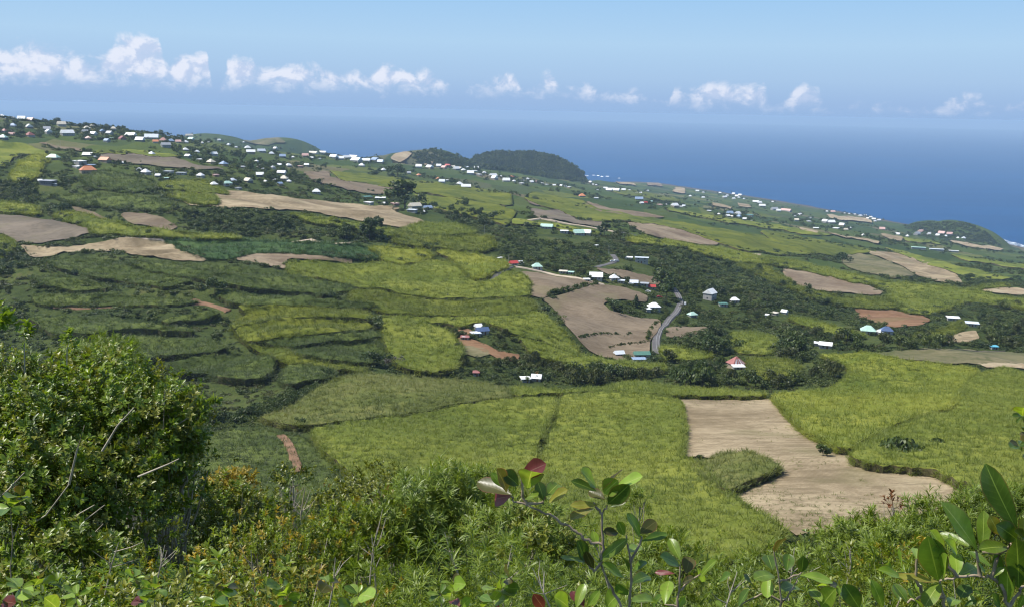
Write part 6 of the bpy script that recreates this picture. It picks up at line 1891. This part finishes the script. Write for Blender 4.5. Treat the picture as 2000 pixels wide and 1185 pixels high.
# ------------------------------------------------------------------ close sprigs with single leaves
def big_leaf_mat(name, c, vein, edge, rough=.36, trans=.42):
    m, t, b, out = base_mat(name)
    uvn = t.add('ShaderNodeUVMap'); sp = t.add('ShaderNodeSeparateXYZ'); t.link(uvn.outputs[0], sp.inputs[0])
    oi = t.add('ShaderNodeObjectInfo').outputs['Random']
    tc = t.add('ShaderNodeTexCoord')
    n = t.noise(tc.outputs['Object'], 55.0, 3)
    d = t.math('ABSOLUTE', t.math('SUBTRACT', sp.outputs[0], 0.5))
    base = t.mix(t.smooth(t.math('ADD', t.math('MULTIPLY', n, .6), t.math('MULTIPLY', oi, .4)), .25, .75), sc3(c, .72), sc3(c, 1.35))
    # side veins
    wv = t.math('SINE', t.math('MULTIPLY', t.math('SUBTRACT', sp.outputs[1], t.math('MULTIPLY', d, .35)), 58.0))
    base = t.mix(t.math('MULTIPLY', t.smooth(wv, .82, 1.0), .12), base, vein)
    base = t.mix(t.smooth(d, .435, .485), base, edge)
    base = t.mix(t.smooth(d, .030, .014), base, vein)
    sc = t.smooth(t.noise(tc.outputs['Object'], 32.0, 4), .66, .72)
    base = t.mix(t.math('MULTIPLY', sc, .55), base, (.12, .06, .03))
    t.link(base, b.inputs['Base Color'])
    b.inputs['Roughness'].default_value = rough
    b.inputs['Specular IOR Level'].default_value = .45
    bump(t, b, t.math('ADD', t.math('MULTIPLY', wv, .15), n), .12, .001)
    tr = t.add('ShaderNodeBsdfTranslucent'); t.link(t.mix(1.0, base, (1.7, 1.6, .7), 'MULTIPLY'), tr.inputs[0])
    ms = t.add('ShaderNodeMixShader'); ms.inputs[0].default_value = trans
    t.link(b.outputs[0], ms.inputs[1]); t.link(tr.outputs[0], ms.inputs[2]); t.link(ms.outputs[0], out.inputs[0])
    return m


BL = {
    'g': big_leaf_mat('leaf green', (.18, .27, .028), (.36, .44, .09), (.12, .12, .03)),
    'd': big_leaf_mat('leaf dark green', (.075, .135, .018), (.20, .28, .05), (.14, .12, .03), trans=.35),
    'l': big_leaf_mat('leaf light green', (.22, .32, .045), (.40, .46, .13), (.20, .20, .05)),
    'y': big_leaf_mat('leaf yellowing', (.26, .25, .045), (.36, .36, .12), (.28, .12, .05)),
    'r': big_leaf_mat('leaf reddish', (.15, .035, .035), (.25, .12, .09), (.16, .06, .04)),
    'b': big_leaf_mat('leaf olive brown', (.075, .075, .020), (.18, .16, .06), (.18, .07, .04)),
}
PROF = [(0, .05), (.08, .22), (.2, .52), (.35, .80), (.52, .98), (.68, 1.0), (.82, .84), (.92, .55), (1.0, .06)]


def big_leaf(parent, base, tip, wr, mt, face=None, bend=None):
    base = np.array(base); tip = np.array(tip)
    ax = tip - base; L = np.linalg.norm(ax); ax = ax / L
    toc = np.array([0, 0, CAMZ]) - base; toc /= np.linalg.norm(toc)
    nrm = toc * .75 + np.array([0, -.1, .65]) + rng.normal(0, .28, 3) if face is None else np.array(face)
    nrm -= ax * (nrm @ ax); nrm /= np.linalg.norm(nrm)
    sd = np.cross(ax, nrm)
    W = L * wr * .5
    bend = rng.uniform(.02, .16) if bend is None else bend
    fold = rng.uniform(.15, .38)
    wav = rng.uniform(0, 6.28)
    V = []; UV = []
    cols = [-1, -.5, 0, .5, 1]
    for t_, w_ in PROF:
        c = ax * L * t_ - nrm * (bend * L * (t_ ** 2)) + nrm * bend * L * .15 * math.sin(t_ * 3.1)
        for k in cols:
            wy = .03 * L * math.sin(t_ * 9 + wav + k) * abs(k) * w_
            V.append(c + sd * W * w_ * k + nrm * (abs(k) ** 1.3 * W * w_ * fold + wy)); UV.append((.5 + .5 * k, t_))
    Q = []
    for i in range(len(PROF) - 1):
        for j in range(4): Q.append((i * 5 + j, i * 5 + j + 1, (i + 1) * 5 + j + 1, (i + 1) * 5 + j))
    Q = np.array(Q)
    me = mesh_np('leaf', np.array(V), [Q], True)
    uvl = me.uv_layers.new(name='UVMap')
    uvl.data.foreach_set('uv', np.array(UV)[Q.ravel()].astype(np.float32).ravel())
    o = obj('leaf', me, BL[mt], parent)
    o.location = Vector(base) - parent.location
    return o


M['stem_brown'] = plain('woody stem', (.30, .235, .165), .75, .3, .3, 60)
M['stem_red'] = plain('reddish stem', (.26, .10, .07), .6, .3, .2, 60)


def sprig(label, x0, y0, sc, D, stems, lv, name='sapling', group='close leafy saplings', rad=.0022, root=None):
    def W(X, Y, dd=0.0): return P(x0 + X / sc, y0 + Y / sc, D + dd)
    a = W(*stems[0][0])
    gx, gy = (a.x, a.y + .05)
    base = Vector(ground(gx, gy)); base.z = min(base.z, a.z - .2)
    r = empty(name, base); tag(r, label, 'sapling', group)
    parts = []
    for k, st in enumerate(stems):
        pts = [np.array(W(*q) - base) for q in st]
        if k == 0: pts = [np.zeros(3)] + pts
        n = len(pts)
        rr_ = list(np.linspace(rad * (1.4 if k == 0 else 1), rad * .55, n))
        # subdivide for a knotty look
        fine = []; fr = []
        for i in range(n - 1):
            m_ = 4
            for j in range(m_):
                f = j / m_
                fine.append(pts[i] * (1 - f) + pts[i + 1] * f + (rng.normal(0, .0012, 3) if j else 0)); fr.append((rr_[i] * (1 - f) + rr_[i + 1] * f) * rng.uniform(.9, 1.18))
        fine.append(pts[-1]); fr.append(rr_[-1])
        V, Q = tube(fine, fr, 7)
        parts.append((V, Q, NOT, .5))
    obj('stem', leafy_mesh('stem', parts, True), M['stem_brown'], r)
    for it in lv:
        X0, Y0, X1, Y1, wr, mt = it[:6]
        dz = rng.uniform(-.035, .03) * D
        big_leaf(r, W(X0, Y0), W(X1, Y1, dz), wr, mt)
    return r


def whorl(X, Y, R, n, mts, wr=.45, a0=0, squash=.75):
    out = []
    for i in range(n):
        a = a0 + i * 6.283 / n + rng.normal(0, .25)
        l = R * rng.uniform(.75, 1.15)
        out.append((X + 3 * math.cos(a), Y + 3 * math.sin(a), X + l * math.cos(a), Y - l * .15 + l * squash * math.sin(a), wr * rng.uniform(.85, 1.15), random.choice(mts)))
    return out


lv = [(265, 600, 85, 530, .42, 'b'), (262, 608, 168, 622, .5, 'r'), (238, 588, 205, 470, .45, 'b'), (300, 552, 228, 482, .75, 'd'), (212, 560, 160, 485, .45, 'l'), (345, 572, 372, 455, .62, 'l'),
      (320, 495, 440, 440, .55, 'r'), (432, 632, 405, 532, .62, 'd'), (442, 612, 512, 530, .5, 'g'), (455, 642, 550, 572, .36, 'y'), (335, 620, 390, 595, .35, 'g'),
      (750, 622, 665, 578, .6, 'b'), (705, 582, 578, 524, .38, 'd'), (705, 565, 630, 470, .55, 'g'), (730, 585, 832, 462, .24, 'b'), (745, 592, 802, 535, .7, 'l'), (808, 562, 942, 503, .48, 'l'),
      (765, 648, 862, 563, .42, 'd'), (780, 662, 872, 600, .5, 'd'), (690, 672, 572, 715, .42, 'y'), (720, 650, 570, 655, .3, 'y'),
      (935, 822, 880, 698, .42, 'g'), (930, 802, 1018, 735, .6, 'b'), (940, 842, 1080, 795, .3, 'd'), (850, 812, 820, 740, .6, 'g'), (820, 800, 745, 790, .5, 'b'), (880, 900, 930, 860, .5, 'g'),
      (660, 950, 520, 920, .36, 'g'), (650, 952, 612, 840, .55, 'd'), (705, 875, 692, 785, .55, 'g'), (710, 952, 862, 830, .3, 'g'), (720, 942, 802, 868, .4, 'g'), (850, 1032, 738, 958, .48, 'g'), (872, 992, 830, 898, .5, 'd'),
      (690, 985, 650, 900, .4, 'b'), (900, 1000, 960, 935, .5, 'd'), (890, 1060, 985, 1010, .5, 'd'), (870, 1120, 810, 1070, .5, 'd')]
stems = [[(850, 1260), (830, 1170), (770, 1060), (728, 960)], [(728, 960), (738, 860), (735, 700), (760, 655)], [(738, 860), (640, 835), (600, 790), (520, 750), (440, 700), (340, 650), (270, 630), (262, 605)], [(340, 650), (322, 600), (312, 500), (345, 470)], [(340, 650), (430, 640), (440, 612)],
         [(880, 1250), (878, 1170), (885, 1000), (870, 880), (860, 812)], [(880, 960), (930, 860), (935, 815)], [(735, 700), (700, 662), (690, 640)], [(728, 960), (690, 1000), (655, 950)]]
sprig('slender sapling with rounded green and reddish leaves, front centre', 900, 740, 2.663, 1.35, stems, lv)
lv = [(1140, 940, 1085, 823, .48, 'g'), (1140, 970, 1052, 912, .42, 'd'), (1170, 1012, 1195, 915, .62, 'b'), (1240, 1030, 1322, 940, .4, 'g'), (1112, 1010, 1008, 1000, .3, 'r'), (1060, 1172, 1080, 1035, .5, 'g'), (1052, 1175, 912, 1120, .36, 'g'), (1230, 980, 1270, 1060, .3, 'l'),
      (1120, 1190, 1170, 1130, .5, 'g'), (1250, 1180, 1290, 1090, .5, 'd'), (1000, 1190, 1030, 1120, .5, 'd'), (1150, 1060, 1210, 1030, .5, 'b')]
sprig('low sapling with dark oval leaves right of the slender one', 900, 740, 2.663, 1.7, [[(1130, 1260), (1135, 1100), (1140, 960)], [(1135, 1100), (1200, 1040), (1250, 1010)], [(1130, 1180), (1060, 1170)]], lv)
lv = [(640, 1182, 580, 1098, .6, 'r'), (432, 1190, 385, 1128, .5, 'r'), (690, 1182, 692, 1108, .5, 'g'), (560, 1185, 500, 1130, .5, 'g'), (660, 1180, 720, 1100, .4, 'l'), (600, 1190, 640, 1060, .45, 'g'), (760, 1190, 800, 1120, .5, 'g')]
sprig('sapling tips with dark red leaves at the bottom centre', 900, 740, 2.663, 1.5, [[(600, 1320), (620, 1240), (640, 1180)], [(600, 1320), (500, 1250), (432, 1190)], [(620, 1240), (690, 1182)]], lv)
# right plant
lv = [(1190, 560, 930, 50, .34, 'd'), (865, 722, 608, 335, .36, 'l'), (905, 740, 930, 398, .36, 'g'), (1052, 600, 975, 450, .5, 'y'), (1195, 642, 1055, 520, .6, 'd'), (1122, 700, 905, 690, .42, 'g'), (825, 702, 548, 568, .3, 'l'), (592, 752, 520, 565, .34, 'l'),
      (552, 966, 468, 615, .46, 'd'), (602, 970, 585, 765, .34, 'g'), (702, 930, 690, 735, .5, 'g'), (992, 872, 808, 718, .3, 'd'), (1072, 1082, 1020, 748, .3, 'd'), (1200, 1032, 1200, 645, .36, 'd'), (1112, 1152, 1110, 855, .38, 'g'), (722, 930, 872, 850, .4, 'g'),
      (942, 950, 892, 828, .5, 'l'), (560, 978, 182, 920, .2, 'y'), (570, 988, 440, 1148, .5, 'l'), (302, 1152, 200, 988, .5, 'd'), (100, 1190, 28, 978, .38, 'g'), (268, 882, 238, 750, .62, 'g'), (376, 792, 370, 690, .4, 'l'), (275, 962, 92, 858, .36, 'g'), (432, 1100, 372, 980, .42, 'g'),
      (1245, 640, 1242, 465, .45, 'y'), (1290, 720, 1215, 560, .5, 'd'), (1052, 1190, 1000, 1080, .5, 'd'), (640, 1180, 700, 1090, .5, 'g'), (800, 1000, 740, 1080, .5, 'd'), (820, 1040, 905, 1075, .45, 'd'), (860, 1180, 800, 1085, .5, 'g'), (400, 1180, 330, 1080, .45, 'g'),
      (1300, 900, 1180, 800, .4, 'g'), (980, 940, 1080, 860, .4, 'g'), (640, 700, 690, 560, .3, 'g'), (700, 760, 640, 640, .4, 'l'), (1200, 1190, 1250, 1090, .5, 'g'), (760, 1170, 860, 1130, .4, 'd')]
stems = [[(1180, 1320), (1130, 1185), (1215, 1030), (1290, 1000)], [(1130, 1185), (1060, 1000), (980, 945), (890, 932), (700, 935), (560, 970)], [(980, 945), (1060, 740), (1120, 700), (1190, 560)], [(1060, 740), (905, 738)], [(700, 935), (590, 752)], [(620, 1320), (600, 1100), (560, 970)], [(600, 1100), (430, 1090), (300, 1150)], [(430, 1090), (370, 960), (376, 792)], [(890, 932), (860, 722)]]
sprig('large sapling with big glossy leaves in the right foreground', 1700, 900, 4.157, 1.25, stems, lv, rad=.0026)
lv = [(290, 992, 262, 905, .62, 'd'), (302, 1022, 210, 1010, .4, 'g'), (265, 1022, 262, 1135, .6, 'l'), (362, 1002, 378, 905, .6, 'd'), (440, 1002, 452, 925, .62, 'd'), (428, 1022, 612, 1040, .36, 'l'), (222, 1112, 152, 1035, .5, 'd'), (540, 1185, 605, 1095, .5, 'g'), (742, 1190, 668, 1075, .55, 'd'),
      (872, 1142, 808, 1055, .55, 'l'), (952, 1152, 930, 1055, .55, 'd'), (110, 1185, 165, 1090, .5, 'd'), (30, 1190, -5, 1150, .6, 'l'), (330, 1100, 420, 1060, .5, 'g'), (330, 1140, 400, 1180, .5, 'd'), (480, 1090, 540, 1140, .4, 'g'), (300, 900, 345, 820, .4, 'b'), (860, 1010, 900, 960, .5, 'g'), (10, 1060, 60, 1010, .5, 'd')]
sprig('sapling with dark oval leaves right of centre at the bottom', 1400, 740, 2.663, 1.9, [[(330, 1300), (330, 1185), (320, 1010), (295, 890)], [(320, 1060), (400, 1020), (445, 1005)], [(330, 1150), (240, 1110), (110, 1185)], [(560, 1300), (540, 1185), (480, 1090)], [(760, 1300), (742, 1190)], [(900, 1300), (950, 1150)], [(330, 1185), (400, 1080), (428, 1022)]], lv)
lv = whorl(60, 60, 60, 6, 'ddg', .4) + whorl(85, 150, 55, 6, 'dbg', .4) + whorl(100, -20, 45, 5, 'dg', .4) + whorl(40, 210, 45, 5, 'db', .4) + whorl(110, 250, 40, 5, 'db', .4)
r_ = sprig('hanging leafy twig at the right edge against the bright cane', 1975, 790, 2.663, 2.6, [[(150, 420), (150, 200), (110, 60), (100, -60)], [(150, 200), (85, 150), (60, 60)], [(150, 260), (110, 250), (40, 210)]], lv)
# glossy whorls close to the bottom edge
for i, (px_, py_, d_, n) in enumerate([(40, 1150, 3.0, 7), (150, 1165, 3.4, 6), (300, 1150, 3.4, 7), (420, 1170, 3.6, 6), (560, 1165, 3.4, 6), (700, 1160, 3.6, 7), (860, 1160, 3.2, 6), (980, 1150, 3.0, 6), (1640, 1165, 2.6, 6), (20, 990, 4.2, 6)]):
    lv = whorl(0, 0, 30, n, 'gdlg', .45, rng.uniform(0, 6)) + whorl(rng.uniform(-50, 50), 25, 26, n - 1, 'gdlgr', .45, 0) + whorl(rng.uniform(-60, 60), -22, 22, n - 2, 'gbg', .45, 0)
    sprig(['broad leaved tips low at the left corner', 'broad leaved tips second from the left at the bottom edge', 'broad leaved tips under the big left tree', 'broad leaved tips right of the big left tree', 'broad leaved tips below the yellowish shrub', 'broad leaved tips below the lime green shrub', 'broad leaved tips below the willowy bush',
           'broad leaved tips left of the slender sapling', 'broad leaved tips between the two right saplings', 'broad leaved tips high at the left edge'][i], px_, py_, 1.0, d_, [[(0, 120), (5, 60), (0, 0)], [(5, 60), (20, 25)]], lv, group='broad leaved tips at the bottom edge')

# surf at the foot of the headland
m, t, b, o_ = base_mat('surf foam')
n = t.noise(pos(t), .03, 5, .75)
b.inputs['Base Color'].default_value = (.8, .85, .86, 1)
tp = t.add('ShaderNodeBsdfTransparent'); ms = t.add('ShaderNodeMixShader')
t.link(t.smooth(n, .47, .56), ms.inputs[0]); t.link(tp.outputs[0], ms.inputs[1]); t.link(b.outputs[0], ms.inputs[2]); t.link(ms.outputs[0], o_.inputs[0])
qs = [(1930, 462), (1950, 465), (1970, 471), (1992, 477), (2010, 484), (1990, 489), (1968, 484), (1950, 476)]
d_ = ray([a_[0] for a_ in qs], [a_[1] for a_ in qs])
V = [(d[0] * (-CAMZ / d[2]), -CAMZ / d[2], .5) for d in d_]
o = obj('surf', mesh_np('surf', V, [np.array([(0, i + 1, i) for i in range(1, 7)])]), m)
tag(o, 'white surf breaking at the foot of the wooded headland', kind='structure')

# dead pale twigs standing among the shrubs
DT = [(735, 1120, 726, 1055, 6.4), (722, 1100, 738, 1040, 6.6), (1085, 1170, 1040, 1120, 4.0), (575, 1010, 572, 950, 11.5), (590, 1015, 596, 962, 11.6), (560, 1020, 548, 968, 11.7), (980, 1130, 1000, 1075, 6.0), (900, 1095, 868, 1050, 7.0), (500, 1130, 490, 1085, 6.5),
      (1540, 1140, 1552, 1080, 6.0), (1650, 1120, 1662, 1070, 6.4), (1410, 1170, 1440, 1128, 4.2), (300, 1120, 322, 1075, 5.6), (640, 1160, 655, 1100, 4.6), (205, 1120, 232, 1070, 5.4), (1190, 1110, 1170, 1060, 6.2)]
PL = ['right of the lime green shrub', 'left of its pair by the lime shrub', 'beside the slender sapling', 'middle of three at the track', 'right of three at the track', 'left of three at the track', 'under the willowy bush', 'in the willowy bush', 'in the yellowish shrub', 'below the tan field', 'under the right shrubs', 'at the bottom right of centre',
      'under the big left tree', 'at the bottom left of centre', 'low at the left', 'behind the slender sapling']
for (x0_, y0_, x1_, y1_, d_), pl in zip(DT, PL):
    a, b_ = np.array(P(x0_, y0_ + 40, d_)), np.array(P(x1_, y1_ - 12, d_))
    r = empty('dead_twig', tuple(a)); tag(r, 'pale forked dead twig ' + pl, 'twig', 'pale dead twigs')
    L = np.linalg.norm(b_ - a); k_ = .0016 * d_ / 5
    mid = (b_ - a) * .5 + rng.normal(0, .03 * L, 3)
    V, Q = tube([(0, 0, 0), mid, b_ - a], [k_ * 3.2, k_ * 2.4, k_ * 1.2], 5); parts = [(V, Q, NOT, .5)]
    for _ in range(5):
        s0 = mid * rng.uniform(.6, 1.5); e = s0 + (b_ - a) * rng.uniform(.2, .45) + rng.normal(0, .22 * L, 3) * np.array([1, .5, .5])
        V, Q = tube([s0, (s0 + e) / 2 + rng.normal(0, .02 * L, 3), e], [k_ * 1.6, k_ * 1.2, k_ * .6], 4); parts.append((V, Q, NOT, .5))
    obj('stem', leafy_mesh('stem', parts), M['bark_pale'], r)
